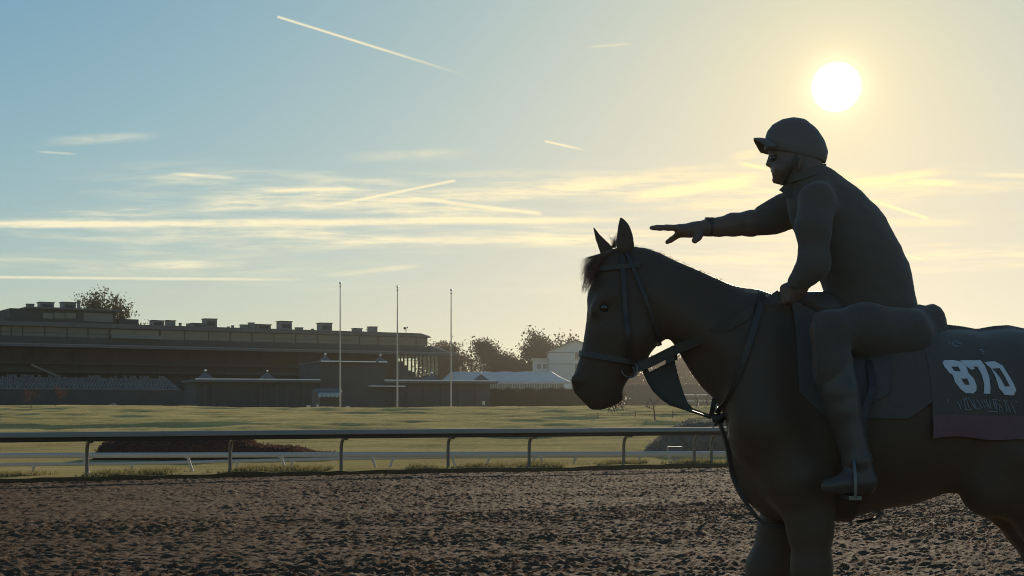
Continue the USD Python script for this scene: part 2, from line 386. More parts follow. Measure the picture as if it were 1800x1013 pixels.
M["leaf_brown"] = leaf_material("brown_leaf_look", (.10, .068, .05), (.17, .108, .07), .3)
M["leaf_green"] = leaf_material("olive_leaf_look", (.075, .072, .045), (.14, .12, .07), .3)
M["leaf_red"] = leaf_material("red_hedge_look", (.11, .070, .055), (.19, .085, .065), .3, 2.0)
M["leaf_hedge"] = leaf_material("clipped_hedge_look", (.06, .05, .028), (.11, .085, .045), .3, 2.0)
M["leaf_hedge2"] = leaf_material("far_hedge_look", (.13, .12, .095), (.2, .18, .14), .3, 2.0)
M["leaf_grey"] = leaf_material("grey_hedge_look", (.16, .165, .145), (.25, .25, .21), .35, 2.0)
M["blade"] = leaf_material("grass_blade_look", (.15, .135, .055), (.36, .31, .17), .5, 2.0)

# ------------------------------------------------------------------ grandstand
GA = np.array([-93.6, 260.0]); GF = np.array([.8532, .5216])
def gs(px):
    k = (px - 900) / F
    return (k * 260 + 93.6) / (.8532 - .5216 * k)
def gz(px, py, back=0.0):
    s = gs(px); Y = 260 + .5216 * s + .853 * back
    return CAMZ + (HZ - py) / F * Y
def grandstand():
    t = thing("grandstand", "long dark grandstand with window bands, white canopy edge and boxes on its roof", "grandstand", (GA[0], GA[1], 0), math.degrees(math.atan2(GF[1], GF[0])))
    L0, E0, E1, E2 = -34.0, gs(698), gs(753), gs(791)
    # lower works
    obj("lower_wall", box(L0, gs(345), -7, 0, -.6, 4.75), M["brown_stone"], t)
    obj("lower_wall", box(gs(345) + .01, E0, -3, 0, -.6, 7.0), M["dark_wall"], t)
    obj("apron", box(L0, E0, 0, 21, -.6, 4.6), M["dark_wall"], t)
    for i in range(6):                                # stepped terraces with rows of pale seats
        y0 = -6.2 + i * 1.5
        st = obj("terrace", box(L0, gs(300), y0, y0 + 1.5, 4.76, 4.95 + .42 * i), M["concrete"], t)
        rnd = random.Random(40 + i); seats = []
        x = L0 + .3
        while x < gs(292):
            if rnd.random() < (.9 if i < 4 else .55): seats.append(box(x, x + .5, y0 + .7, y0 + 1.15, 4.951 + .42 * i, 5.40 + .42 * i + rnd.uniform(-.05, .12)))
            x += .62
        obj("seat_row", cat(seats), M["seat_blue"], st, kind="stuff")
    obj("terrace_rail", cat([box(L0, gs(300), -6.75, -6.7, 5.70, 5.76)] + [box(x, x + .05, -6.75, -6.7, 4.75, 5.7) for x in np.arange(L0, gs(298), 2.5)]), M["concrete"], t)
    # people-sized clutter of tables and umbrellas is left to the seat rows; open hall behind them
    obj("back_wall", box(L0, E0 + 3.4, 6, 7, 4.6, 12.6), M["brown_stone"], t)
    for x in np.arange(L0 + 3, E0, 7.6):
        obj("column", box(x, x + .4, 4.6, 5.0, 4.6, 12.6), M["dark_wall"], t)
    for i, z in enumerate((8.0, 9.6)):
        obj("gallery", box(L0, E0 - 3, 3.4 + .6 * i, 6, z, z + .55), M["dark_wall"], t)
    obj("stair", trimesh.Trimesh(np.array([[gs(60), 2, 9.6], [gs(105), 2, 7.6], [gs(105), 2, 7.2], [gs(60), 2, 9.2], [gs(60), 2.5, 9.6], [gs(105), 2.5, 7.6], [gs(105), 2.5, 7.2], [gs(60), 2.5, 9.2]]),
        np.array([[0, 2, 1], [0, 3, 2], [4, 5, 6], [4, 6, 7], [0, 1, 5], [0, 5, 4], [3, 6, 2], [3, 7, 6], [0, 4, 7], [0, 7, 3], [1, 2, 6], [1, 6, 5]]), process=False), M["concrete"], t)
    # canopy and its white edge
    obj("canopy", box(L0, E2, -3.2, 21, 12.6, 13.1), M["roof_grey"], t)
    obj("canopy_edge", box(L0, E2, -3.27, -3.2, 13.02, 13.20), M["concrete"], t)
    # sloping roof lobe at the right-hand end
    e = [[E1, -1, 13.1], [E2 - 1, -2.5, 13.1], [E2 - 1, 20, 13.1], [E1, 20, 13.1], [E1, -1, 14.6], [E1 + 2.2, -.5, 14.4], [E1 + 2.2, 19, 14.4], [E1, 20, 14.6]]
    obj("end_roof", trimesh.convex.convex_hull(np.array(e)), M["roof_grey"], t)
    # upper storey: fascia, window band, parapet
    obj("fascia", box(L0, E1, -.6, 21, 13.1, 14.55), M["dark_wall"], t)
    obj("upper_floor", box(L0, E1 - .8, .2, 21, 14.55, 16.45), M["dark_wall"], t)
    rp = trimesh.convex.convex_hull(np.array([[L0, -1.2, 16.45], [L0, 21, 16.45], [E1 + .2, -1.2, 16.45], [E1 + .2, 21, 16.45], [L0, -1.2, 17.3], [L0, 21, 17.3], [E1 - 2.5, -1.2, 17.25], [E1 - 2.5, 21, 17.25], [E1 + 1.4, 2, 16.5], [E1 + 1.4, 18, 16.5], [E1, 0, 16.95], [E1, 20, 16.95]]))
    obj("roof", rp, M["roof_grey"], t)
    xs = [L0] + [gs(p) for p in (2, 20, 40, 79, 118, 155, 192)] + [gs(p) for p in (282, 325, 367, 405, 443, 482, 520, 559, 597, 632, 665, 700, 732, 751)]
    for i in range(len(xs) - 1):
        a, b = xs[i], xs[i + 1]
        if i == 7:      # the balcony stretch
            obj("balcony_wall", box(a, b, -1.6, -1.4, 14.55, 15.25), M["blind"], t)
            obj("balcony_window", box(a + .3, b - .3, .12, .2, 14.6, 16.3), M["dim_window"], t)
            continue
        w = obj("window", box(a + .09, b - .09, .08, .2, 14.62, 16.40), M["blind"] if i < 7 else M["dim_window"], t)
        obj("mullion", box(b - .07, b + .07, .0, .2, 14.56, 16.44), M["dark_wall"], w)
        if i < 7 or i > 11:
            obj("transom", box(a + .1, b - .1, .04, .079, 15.3, 15.38), M["dark_wall"], w)
    # upper block on the roof
    p0, p1 = gs(22), gs(208)
    ph = obj("upper_block", box(p0, p1, 2, 15, 17.3, gz(60, 543, 2)), M["dark_wall"], t)
    obj("block_roof", box(gs(50), p1 + .9, 1.2, 16, gz(60, 543, 2) + .003, gz(60, 539.5, 2)), M["roof_grey"], t)
    obj("upper_window", box(gs(152), p1 - .5, 1.9, 1.998, gz(180, 566, 2), gz(180, 551, 2)), M["blind"], t)
    for a, b in ((80, 100), (100, 120), (120, 140)):
        obj("upper_window", box(gs(a), gs(b) - .2, 1.9, 1.998, gz(a, 560, 2), gz(a, 550, 2)), M["dim_window"], t)
    obj("step_block", box(gs(12), gs(22) - .01, 2, 12, 17.3, gz(16, 558, 2)), M["dark_wall"], t)
    obj("side_hut", box(gs(209) + .9, gs(252), 3, 9, 17.3, gz(230, 561, 3)), M["dark_wall"], t)
    # plant on the roof, each box with its lid
    for a, b, top, up in ((56, 70, 534, 1), (78, 106, 531, 1), (118, 145, 531, 1), (146, 151, 528, 1), (278, 301, 563, 0), (304, 321, 563, 0), (327, 331, 568, 0), (340, 346, 569, 0), (349, 371, 568, 0),
                      (372, 395, 560, 0), (413, 416, 574, 0), (420, 424, 572, 0), (437, 450, 570.5, 0), (451, 461, 567, 0), (463, 491, 570, 0), (505, 528, 564.5, 0), (535, 547, 575.5, 0), (562, 566, 578, 0),
                      (577, 599, 567.5, 0), (637, 652, 577, 0), (665, 679, 574, 0)):
        m = (a + b) / 2; z1 = gz(m, top, 4); z0 = (gz(60, 541, 4) - .3) if up else 17.28
        x0, x1 = gs(a), gs(b); w = x1 - x0
        u = obj("roof_unit", box(x0 + .06 * w, x1 - .06 * w, 4, 4 + max(w * .8, .5), z0, z1 - .16), M["metal_unit"], t)
        obj("unit_lid", box(x0, x1, 3.9, 4.1 + max(w * .8, .5), z1 - .157, z1), M["roof_grey"], u)
        if w > 2.2:
            obj("louvre", box(x0 + .2 * w, x1 - .2 * w, 3.96, 3.998, z0 + .25 * (z1 - z0), z0 + .7 * (z1 - z0)), M["dark_wall"], u)
    # lamp mast on the right end of the roof
    xm = gs(732.5)
    ms = obj("lamp_mast", cat([tube([[xm, 5, 17.0], [xm, 5, 17.9], [xm - .25, 5, 18.4]], .05, 6), tube([[xm, 5, 17.9], [xm + .28, 5, 18.7]], .04, 6)]), M["metal_unit"], t)
    s1 = trimesh.creation.icosphere(2, .3); s1.apply_translation([xm - .3, 5, 18.6]); obj("lamp_head", s1, M["roof_grey"], ms)
    s2 = trimesh.creation.icosphere(2, .17); s2.apply_translation([xm + .3, 5, 18.8]); obj("lamp_head", s2, M["roof_grey"], ms)
    # glazed end: one looks through it to the sky
    zt, zb = 12.6, 8.0
    edges = [698, 705, 711, 717.6, 724.6, 730.6, 737, 744, 751, 758, 764.5, 771]
    foot = [635, 635, 642, 651, 654, 660, 660, 660, 660, 660, 660]
    for i in range(len(edges) - 1):
        a, b = gs(edges[i]), gs(edges[i + 1]); z0 = max(zb, gz(edges[i], foot[i]))
        w = obj("end_window", box(a + .14, b - .14, .28, .32, z0, zt - .02), M["glass"], t)
        obj("end_mullion", box(b - .13, b + .13, .15, .45, zb, zt - .002), M["dark_wall"], w)
        if z0 > zb + .3:
            obj("spandrel", box(a + .14, b - .14, .2, .4, zb, z0 - .01), M["dark_wall"], w)
        obj("crossbar", box(a + .14, b - .14, .24, .36, 11.35, 11.43), M["dark_wall"], w) if z0 < 11 else None
    obj("end_floor", box(E0 + .01, gs(771), -1.5, 21, 4.0, zb - .01), M["dark_wall"], t)
    obj("end_base", box(E0 + .01, gs(760), 0, 20, -.6, 3.99), M["dark_wall"], t)
grandstand()

# ------------------------------------------------------------------ low pavilion along the front of the lawn
def pavilion():
    A = np.array([-48.4, 218.0]); dx, dy = .9298, .3681
    t = thing("pavilion", "low dark pavilion with small pyramid roofs topped by bright finials", "pavilion", (A[0], A[1], 0), math.degrees(math.atan2(dy, dx)))
    def X(px):
        k = (px - 900) / F; return (k * A[1] - A[0]) / (dx - dy * k)
    def Z(py, px=450): return CAMZ + (HZ - py) / F * (A[1] + dy * X(px))
    zr = Z(666.5)
    obj("wall", box(0, X(560), 0, 12, -.6, zr - .5), M["dark_wall"], t)
    obj("wall", box(X(560) + .01, X(676), -.6, 13, -.6, Z(638, 610)), M["dark_wall"], t)
    obj("wall", box(X(676) + .01, X(862), 0, 12, -.6, zr - .5), M["dark_wall"], t)
    for a, b, w in ((345, 560, 0), (676, 868, 0)):
        r = obj("roof", box(X(a) - .4, X(b) - (.02 if b == 560 else -.3), -1.3, 12.5, zr - .498, zr - .1), M["roof_grey"], t)
        obj("roof_edge", box(X(a) - .4, X(b) - .03, -1.36, -1.3, zr - .12, zr + .02), M["white_trim"], r)
    r = obj("roof", box(X(558), X(678), -1.5, 13.5, Z(638, 610) + .003, Z(635.6, 610)), M["roof_grey"], t)
    obj("roof_edge", box(X(560), X(656), -1.56, -1.5, Z(637, 610), Z(635.2, 610)), M["white_trim"], r)
    obj("roof_edge", box(X(661), X(676), -1.56, -1.5, Z(637, 610), Z(635.2, 610)), M["white_trim"], r)
    obj("door_canopy", box(X(645), X(705), -2.6, -.61, Z(680, 680), Z(678.6, 680)), M["white_trim"], t)
    for px in (357, 372, 455, 462, 482, 500, 530):                     # piers and bays seen faintly on the dark front
        obj("pier", box(X(px), X(px) + .55, -.25, -.002, -.6, zr - .6), M["dark_wall"], t)
    for px in (690, 715, 745, 775, 805, 835):
        obj("pier", box(X(px), X(px) + .5, -.25, -.002, -.6, zr - .6), M["brown_stone"], t)
    for a, b in ((378, 452), (486, 527), (700, 712), (748, 772), (780, 802), (810, 832)):
        obj("bay_opening", box(X(a), X(b), -.12, -.004, .6, zr - 1.3), M["bay_dark"], t)
    for px, py, zb in ((361, 652, zr - .1), (470, 653, zr - .1), (571, 623.5, Z(635.6, 610)), (668, 625.5, Z(635.6, 610)), (759, 656, zr - .1), (846, 656.5, zr - .1)):
        x, h = X(px), Z(py, px); b = 1.25 if zb < 7.5 else .9
        V = np.array([[x - b, -1.1, zb + .003], [x + b, -1.1, zb + .003], [x + b, -1.1 + 2 * b, zb + .003], [x - b, -1.1 + 2 * b, zb + .003], [x, -1.1 + b, h - .12]])
        p = obj("pyramid_roof", trimesh.Trimesh(V, [[0, 1, 4], [1, 2, 4], [2, 3, 4], [3, 0, 4], [0, 2, 1], [0, 3, 2]], process=False), M["roof_grey"], t)
        s = trimesh.creation.icosphere(2, .17); s.apply_translation([x, -1.1 + b, h + .06]); obj("finial", cat([s, tube([[x, -1.1 + b, h - .15], [x, -1.1 + b, h]], .03, 6)]), M["brass"], p)
pavilion()

def kiosk():
    Y0 = 207.0; c = at(573, 714, Y0); g = float(land(c[0], Y0))
    t = thing("kiosk", "dark kiosk with a pale blue scalloped awning left of the first flagpole", "kiosk", (c[0], Y0, g))
    W = 2.05; H = at(573, 683, Y0)[2] - g
    obj("body", box(-W, W, 0, 2.6, -.3, H - .5), M["dark_box"], t)
    obj("roof", trimesh.convex.convex_hull(np.array([[-W - .1, -.2, H - .5], [W + .1, -.2, H - .5], [W + .1, 2.8, H - .5], [-W - .1, 2.8, H - .5], [-W + .7, .6, H], [W - .1, .6, H], [W - .1, 2, H], [-W + .7, 2, H]])), M["dark_box"], t)
    aw = trimesh.convex.convex_hull(np.array([[-W + 1.0, -.02, H - .55], [W, -.02, H - .55], [W, -1.0, H - .9], [-W + 1.0, -1.0, H - .9], [-W + 1.0, -1.0, H - 1.05], [W, -1.0, H - 1.05], [W, -.02, H - .7], [-W + 1.0, -.02, H - .7]]))
    a = obj("awning", aw, M["teal"], t)
    for i in range(5):
        cyl = trimesh.creation.cylinder(.29, .04, sections=16); cyl.apply_transform(trimesh.transformations.rotation_matrix(np.pi / 2, [1, 0, 0])); cyl.apply_translation([-W + 1.32 + i * .61, -1.03, H - 1.03]); obj("scallop", cyl, M["teal"], a)
    obj("counter", box(-W + 1.1, W - .1, -.45, -.01, 1.0, 1.1), M["concrete"], t)
    obj("shutter", box(-W + 1.2, W - .2, -.05, -.004, 1.12, H - 1.2), M["bay_dark"], t)
kiosk()

# ------------------------------------------------------------------ flagpoles
for i, (px, py, Y, lab) in enumerate(((598, 497, 192, "tall white flagpole just right of the blue kiosk, leftmost of the three"),
                                      (698.5, 503, 195, "bare white flagpole in front of the glazed end of the grandstand"),
                                      (793, 509, 198, "white flagpole in front of the trees, nearest the white marquee"))):
    b = at(px, 714, Y); g = float(land(b[0], Y)); top = at(px, py, Y)[2]
    t = thing("flagpole", lab, "flagpole", (b[0], Y, g), group="three bare flagpoles at the edge of the lawn")
    obj("mast", tube([[0, 0, -.2], [0, 0, (top - g) * .5], [0, 0, top - g - .2]], [.13, .10, .055], 12), M["pole_white"], t, smooth=40)
    s = trimesh.creation.icosphere(2, .17); s.apply_translation([0, 0, top - g - .08]); obj("ball", s, M["brass"], t, smooth=True)
    obj("base_collar", trimesh.creation.cylinder(.3, .3, sections=16), M["pole_white"], t)
    obj("truck", trimesh.creation.cylinder(.11, .12, sections=12, transform=trimesh.transformations.translation_matrix([0, 0, top - g - .55])), M["roof_grey"], t)
    obj("cleat", box(-.05, .05, -.24, -.14, 1.2, 1.45), M["metal_unit"], t)

# ------------------------------------------------------------------ marquee, barn, hedge in front of it
def marquee():
    Y0 = 300.0
    t = thing("marquee", "long white marquee with clear windowed side walls in front of the trees", "marquee", (at(772, 714, Y0)[0], Y0, .5))
    X = lambda px: at(px, 714, Y0)[0] - at(772, 714, Y0)[0]; Z = lambda py: at(900, py, Y0)[2] - .5
    ze, zr = Z(671.5), Z(655.2) + .35
    x0, x1 = 0, X(1004)
    V = [[x0, 0, ze], [x1, 0, ze], [x1, 14, ze], [x0, 14, ze], [x0 + 2.0, 7, zr], [x1 - 3.8, 7, zr], [x0, 0, ze - .25], [x1, 0, ze - .25], [x1, 14, ze - .25], [x0, 14, ze - .25]]
    xs = np.linspace(x0, x1, 60)
    rows = []
    for v in np.linspace(-1, 1, 25):
        a = np.clip(np.minimum((xs - x0) / 2.0, (x1 - xs) / 3.8), 0, 1)
        z = ze + (zr - ze) * np.minimum(1 - abs(v), a)
        z = z - .10 * np.abs(np.sin(np.pi * (xs - x0) / 4.6)) ** .5 * 0 - .12 * np.sin(np.pi * np.clip(1 - abs(v), 0, 1)) + .06 * np.cos(2 * np.pi * (xs - x0) / 4.6)
        rows.append(np.stack([xs, 7 + 7 * v + 0 * xs, z], -1))
    top = grid_mesh(np.array(rows)); low = top.copy(); low.vertices[:, 2] -= .06; low.invert()
    obj("roof", cat([top, low]), M["tent"], t, smooth=30)
    obj("valance", box(x0, x1, -.06, -.02, ze - .38, ze - .02), M["tent"], t)
    n = 18
    for i in range(n):
        a, b = x0 + (x1 - x0) * i / n, x0 + (x1 - x0) * (i + 1) / n
        w = obj("side_panel", box(a + .1, b - .1, .02, .06, -.4, ze - .4), M["tent_wall"] if i >= n - 1 else M["dim_window"], t)
        obj("panel_frame", box(a - .08, a + .08, -.02, .12, -.4, ze - .25), M["tent"], w)
        if i < n - 1:
            for k in range(1, 3): obj("window_bar", box(a + (b - a) * k / 3 - .03, a + (b - a) * k / 3 + .03, 0, .019, 1.2, ze - .4), M["tent"], w)
    obj("end_wall", box(x1 - .06, x1, .1, 14, -.4, ze - .05), M["tent"], t)
    obj("rear_wall", box(x0, x1 - .1, 13.9, 13.98, -.4, ze - .1), M["tent"], t)
marquee()
def barn():
    Y0 = 345.0; c = at(1012, 714, Y0)[0]
    t = thing("barn", "tall pale grey gabled building half hidden behind the horse's nose", "building", (c, Y0, .5))
    Z = lambda py: at(900, py, Y0)[2] - .5; W = 47 / F * Y0
    ze, za = Z(618), Z(599)
    prof = Polygon([(-W, -.8), (W, -.8), (W, ze), (0, za), (-W, ze)])
    m = trimesh.creation.extrude_polygon(prof, 18, engine="earcut"); m.apply_transform(trimesh.transformations.rotation_matrix(np.pi / 2, [1, 0, 0])); m.apply_translation([0, 18, 0])
    w = obj("wall", m, M["barn"], t)
    for s in (-1, 1):
        P = [[0, za + .05], [s * (W + .5), ze - .22], [s * (W + .5), ze + .02], [0, za + .32]]
        r = trimesh.creation.extrude_polygon(Polygon(P), 19, engine="earcut"); r.apply_transform(trimesh.transformations.rotation_matrix(np.pi / 2, [1, 0, 0])); r.apply_translation([0, 18.5, 0]); obj("roof", r, M["metal_unit"], t)
    for x, z in ((-.2, Z(632)), (2.4, Z(632)), (-.2, Z(652)), (2.4, Z(652))):
        f = obj("window", box(x, x + .95, -.05, -.004, z, z + 1.7), M["dim_window"], t); obj("window_frame", cat([box(x - .1, x, -.08, -.002, z - .1, z + 1.8), box(x + .95, x + 1.05, -.08, -.002, z - .1, z + 1.8)]), M["white_trim"], f)
    for z in (Z(640), Z(620)): obj("band", box(-W, W, -.06, -.003, z - .08, z + .08), M["metal_unit"], t)
    obj("wing", box(-W - 3.8, -W - .01, 1, 14, -.8, Z(632)), M["barn"], t)
    obj("wing_roof", box(-W - 4.3, -W - .012, .5, 14.5, Z(632) + .004, Z(630)), M["tent"], t)
    for x in (-W - 2.8, -W - 1.4): obj("wing_window", box(x, x + .8, .95, .996, Z(648), Z(640)), M["dim_window"], t)
barn()

# ------------------------------------------------------------------ leaves, trees, hedges
def leaf_quads(P, size, rng, up=.2):
    n = len(P); a = rng.normal(size=(n, 3)); a /= np.linalg.norm(a, axis=1, keepdims=True)
    b = np.cross(a, rng.normal(size=(n, 3))); b /= np.linalg.norm(b, axis=1, keepdims=True) + 1e-9
    s = size * rng.uniform(.5, 1.3, n)[:, None]; a = a * s; b = b * s * .62
    V = np.stack([P - a, P - b * .9, P + a, P + b * .9], 1).reshape(-1, 3)
    i = np.arange(n)[:, None] * 4
    return trimesh.Trimesh(V, np.vstack([i + [0, 1, 2], i + [0, 2, 3]]), process=False)
def limb_tree(rng, H, W, levels, n0, trunk_r, low=.25, bend=.25):
    """Limbs of a tree as a list of polylines with radii, and the tips that carry the foliage."""
    limbs, tips = [], []
    def grow(p, d, L, r, lev):
        pts = [p]; dd = d.copy(); k = 5
        for i in range(k):
            dd = dd + rng.normal(size=3) * bend * .5 + np.array([0, 0, .05]); dd /= np.linalg.norm(dd)
            pts.append(pts[-1] + dd * L / k)
        pts = np.array(pts); limbs.append((pts, np.linspace(r, r * .45, k + 1)))
        if lev == 0:
            tips.extend(pts[2:]); return
        for j in range(n0 if lev == levels else rng.integers(2, 5)):
            f = rng.uniform(low if lev == levels else .3, 1.0); q = pts[0] + 0; i = f * k; i0 = min(int(i), k - 1); q = pts[i0] + (pts[i0 + 1] - pts[i0]) * (i - i0)
            a = rng.uniform(0, 2 * np.pi); out = np.array([math.cos(a) * W / H * 1.6, math.sin(a) * W / H * 1.6, rng.uniform(.25, .9)]); out /= np.linalg.norm(out)
            nd = out * .8 + dd * .35; nd /= np.linalg.norm(nd)
            grow(q, nd, L * rng.uniform(.42, .62) * (1.15 - .4 * f if lev == levels else 1), r * .5, lev - 1)
        tips.append(pts[-1])
    grow(np.zeros(3), np.array([0, 0, 1.0]), H * .72, trunk_r, levels)
    return limbs, np.array(tips)
def tree(name, label, cat_, loc, H, W, seed, leaf, leaf_size, per_tip, spread, group=None, trunk_r=None, levels=2, n0=11, low=.25, lean=(0, 0)):
    rng = np.random.default_rng(seed)
    limbs, tips = limb_tree(rng, H, W, levels, n0, trunk_r or H * .018, low)
    allp = np.vstack([l[0] for l in limbs]); k = H / max(allp[:, 2].max(), .1)
    hw = np.percentile(np.abs(tips[:, :2]), 92); kx = W / 2 / max(hw, .1)
    sc = np.array([kx, kx, k * .97]); tips = tips * sc; limbs = [(p * sc, r) for p, r in limbs]
    t = thing(name, label, cat_, loc, group=group)
    obj("trunk", tube(limbs[0][0] - [0, 0, .1], limbs[0][1], 8), M["twig"], t, smooth=40)
    obj("limbs", cat([tube(p, np.maximum(r * (.8 if H > 6 else 1), H * .0011), 5) for p, r in limbs[1:]]), M["twig"], t, kind="stuff")
    if leaf is not None and per_tip:
        P = np.repeat(tips, per_tip, 0) + rng.normal(size=(len(tips) * per_tip, 3)) * spread
        P = P[P[:, 2] > .15 * H * (low > .1)]
        obj("crown", leaf_quads(P, leaf_size, rng), leaf, t, kind="stuff")
    return t
def wood(px, py, wpx, Y, seed, leaf, label, per=9, name="autumn_tree"):
    b = at(px, 714, Y); H = at(px, py, Y)[2] - .5
    tree(name, label, "tree", (b[0], Y, .45), H, wpx / F * Y, seed, leaf, .40, per * 3, np.array([.95, .95, .8]), group="trees beyond the marquee", low=.12, n0=15)
wood(776, 600, 62, 405, 1, M["leaf_brown"], "rusty tree showing just past the right end of the grandstand roof")
wood(806, 611, 50, 398, 2, M["leaf_brown"], "low rusty tree beside the rightmost flagpole", 10)
wood(844, 597, 62, 392, 3, M["leaf_brown"], "thin topped brown tree above the marquee's middle finial", 5)
wood(876, 618, 52, 398, 4, M["leaf_brown"], "low brown tree filling the dip in the tree line", 11)
wood(905, 616, 50, 390, 5, M["leaf_brown"], "low spiky brown tree left of the big olive tree", 10)
wood(938, 590, 66, 378, 6, M["leaf_green"], "broad olive tree left of the tallest tree of the line", 9)
wood(976, 578, 74, 381, 7, M["leaf_green"], "tallest tree of the line, dark olive, behind the gabled building", 8)
wood(1006, 590, 48, 384, 8, M["leaf_green"], "olive tree rising straight behind the gable of the pale building", 8)
for i, (px, py, w) in enumerate(((1092, 632, 100), (1150, 618, 120), (1215, 626, 120), (1280, 630, 90))):
    wood(px, py, w, 430, 20 + i, M["leaf_brown"], ("hazy far tree behind the horse's lower jaw, leftmost under its throat", "hazy far tree directly above the bib, under the horse's throat", "hazy far tree behind the bib's upper right edge", "hazy far tree mostly hidden behind the horse's lower neck")[i], 9, "far_tree")
def roof_tree():
    Y = 338; b = at(190, 714, Y); H = at(190, 503, Y)[2] - .5
    tree("tall_tree", "tall sparse leafy tree rising behind the grandstand roof", "tree", (b[0] + 3.4, Y, .45), H, 118 / F * Y, 77, M["leaf_green"], .33, 26, np.array([1.0, 1.0, .85]), low=.30, n0=17)
roof_tree()
b = at(648, 714, 345); tree("small_round_tree", "top of a round bare tree just above the grandstand roofline", "tree", (b[0], 345, .45), at(648, 571, 345)[2] - .5, 5.0, 78, M["leaf_brown"], .2, 3, np.array([.4, .4, .4]), low=.5)
for px, py, Y, sd, lab in ((55, 680, 152, 31, "reddish young tree on the lawn edge near the left end of the grandstand"), (97, 679, 160, 32, "fainter young tree, right of the reddish one")):
    b = at(px, 714, Y); g = float(land(b[0], Y))
    tree("young_tree", lab, "tree", (b[0], Y, g), at(px, py, Y)[2] - g, 1.7, sd, M["leaf_red"], .05, 5, np.array([.14, .14, .14]), levels=2, n0=9, trunk_r=.045, low=.4, group="young trees on the lawn")
for px, py, Y, sd, lab in ((1152, 696, 112, 41, "bare forked young tree on the grass below the horse's chin"), (1224, 689, 150, 42, "bare young tree left of its twin, seen behind the breastplate"), (1243, 690, 152, 43, "bare young tree right of its twin, seen behind the breastplate")):
    b = at(px, 714, Y); g = float(land(b[0], Y))
    tree("bare_tree", lab, "tree", (b[0], Y, g), at(px, py, Y)[2] - g, 1.5 if Y < 120 else 1.9, sd, None, 0, 0, 0, levels=2, n0=6, trunk_r=.075, low=.35, group="bare young trees on the infield")

def hedge(name, label, prof, Y, depth, mat, seed, n=9000, size=.05, ground=None):
    """A planted mass: prof gives (X, height) of its top along X; rounded shoulders, a core and leafy skin."""
    rng = np.random.default_rng(seed); px = np.array(prof, float)
    xs = np.linspace(px[0, 0], px[-1, 0], 60); hs = np.interp(xs, px[:, 0], px[:, 1])
    th = np.linspace(0, np.pi, 15); rows = []
    for x, h in zip(xs, hs):
        g = float(land(x, Y)) if ground is None else ground
        c, s = np.cos(th), np.sin(th)
        yy = -np.sign(c) * np.abs(c) ** .6 * depth / 2; zz = np.abs(s) ** .55 * h
        bump = 1 + .16 * (meshkit.noise(np.stack([xs * 0 + x * 1.7 for _ in [0]], -1)[:1].repeat(15, 0) @ np.ones((1, 3)) * 0 + np.stack([np.full(15, x * 1.5), yy * 1.5, zz * 1.5], -1), seed) - .5)
        rows.append(np.stack([np.full(15, x), yy * bump, g - .1 + zz * bump], -1))
    core = grid_mesh(np.array(rows)); core.invert()
    P = np.array(rows).reshape(-1, 3)
    t = thing(name, label, "hedge", (0, Y, 0))
    cap0, cap1 = trimesh.convex.convex_hull(rows[0] + rng.normal(size=rows[0].shape) * .004), trimesh.convex.convex_hull(rows[-1] + rng.normal(size=rows[-1].shape) * .004)
    obj("mass", cat([core, cap0, cap1]), mat, t)
    pts, _ = trimesh.sample.sample_surface(core, n, seed=seed)
    obj("foliage", leaf_quads(pts + rng.normal(size=pts.shape) * size * .7, size, rng), mat, t, kind="stuff")
    return t
# shrub bed between the rails, red topped at its right end
q = lambda px, Y: at(px, 714, Y)[0]
hedge("shrub_bed", "dark wine red shrub bed on the grass behind the rails", [(q(186, 62), .35), (q(196, 62), .85), (q(300, 62), 1.0), (q(430, 62), .98), (q(450, 62), .62), (q(520, 62), .50), (q(545, 62), .3), (q(590, 62), .2)], 62, 3.6, M["leaf_red"], 5, 16000, .06)
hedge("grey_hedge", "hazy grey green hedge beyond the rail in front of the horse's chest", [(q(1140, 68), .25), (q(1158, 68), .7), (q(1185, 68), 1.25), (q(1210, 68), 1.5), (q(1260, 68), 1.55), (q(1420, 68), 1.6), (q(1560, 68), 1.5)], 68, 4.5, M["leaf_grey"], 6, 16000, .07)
hedge("brown_hedge", "tall clipped brown hedge at the foot of the white marquee", [(q(862, 238), 4.0), (q(900, 238), 4.05), (q(1060, 238), 4.05), (q(1100, 238), 3.5)], 238, 5.0, M["leaf_hedge"], 7, 12000, .16, ground=.5)

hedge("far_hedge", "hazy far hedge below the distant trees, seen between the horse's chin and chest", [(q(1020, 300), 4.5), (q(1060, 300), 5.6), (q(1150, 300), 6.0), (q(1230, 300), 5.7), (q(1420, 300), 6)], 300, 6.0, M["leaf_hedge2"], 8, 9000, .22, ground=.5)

# small things on the lawn edge
def board(px, w, h, Y, label, name="low_sign", cat_="sign"):
    b = at(px, 714, Y); g = float(land(b[0], Y)); t = thing(name, label, cat_, (b[0], Y, g))
    obj("panel", box(-w / 2, w / 2, -.03, .03, .25, .25 + h), M["tent"], t)
    for s in (-1, 1): obj("leg", box(s * w * .35 - .03, s * w * .35 + .03, -.02, .02, -.1, .249), M["metal_unit"], t)
board(542, .45, .3, 170, "small white board on the lawn left of the kiosk")
board(558, .28, .38, 171, "small upright white board in front of the kiosk")
board(611, .5, .28, 172, "small white board right of the first flagpole")
board(850, .3, .42, 168, "small white board below the rightmost pyramid roof")
def rock():
    b = at(198, 714, 172); g = float(land(b[0], 172)); m = trimesh.creation.icosphere(3, 1.0); v = m.vertices
    m.vertices = v * (1 + .25 * (meshkit.fbm(v * 1.5, 3, 4)[:, None] - .5)) * [.5, .4, .32]
    o = obj("pale_rock", m, M["concrete"], smooth=True); UsdGeom.Xformable(o).AddTranslateOp().Set(Gf.Vec3d(b[0], 172, g + .12))
    tag(o, "low pale rounded rock on the lawn before the grandstand wall", "rock")
rock()
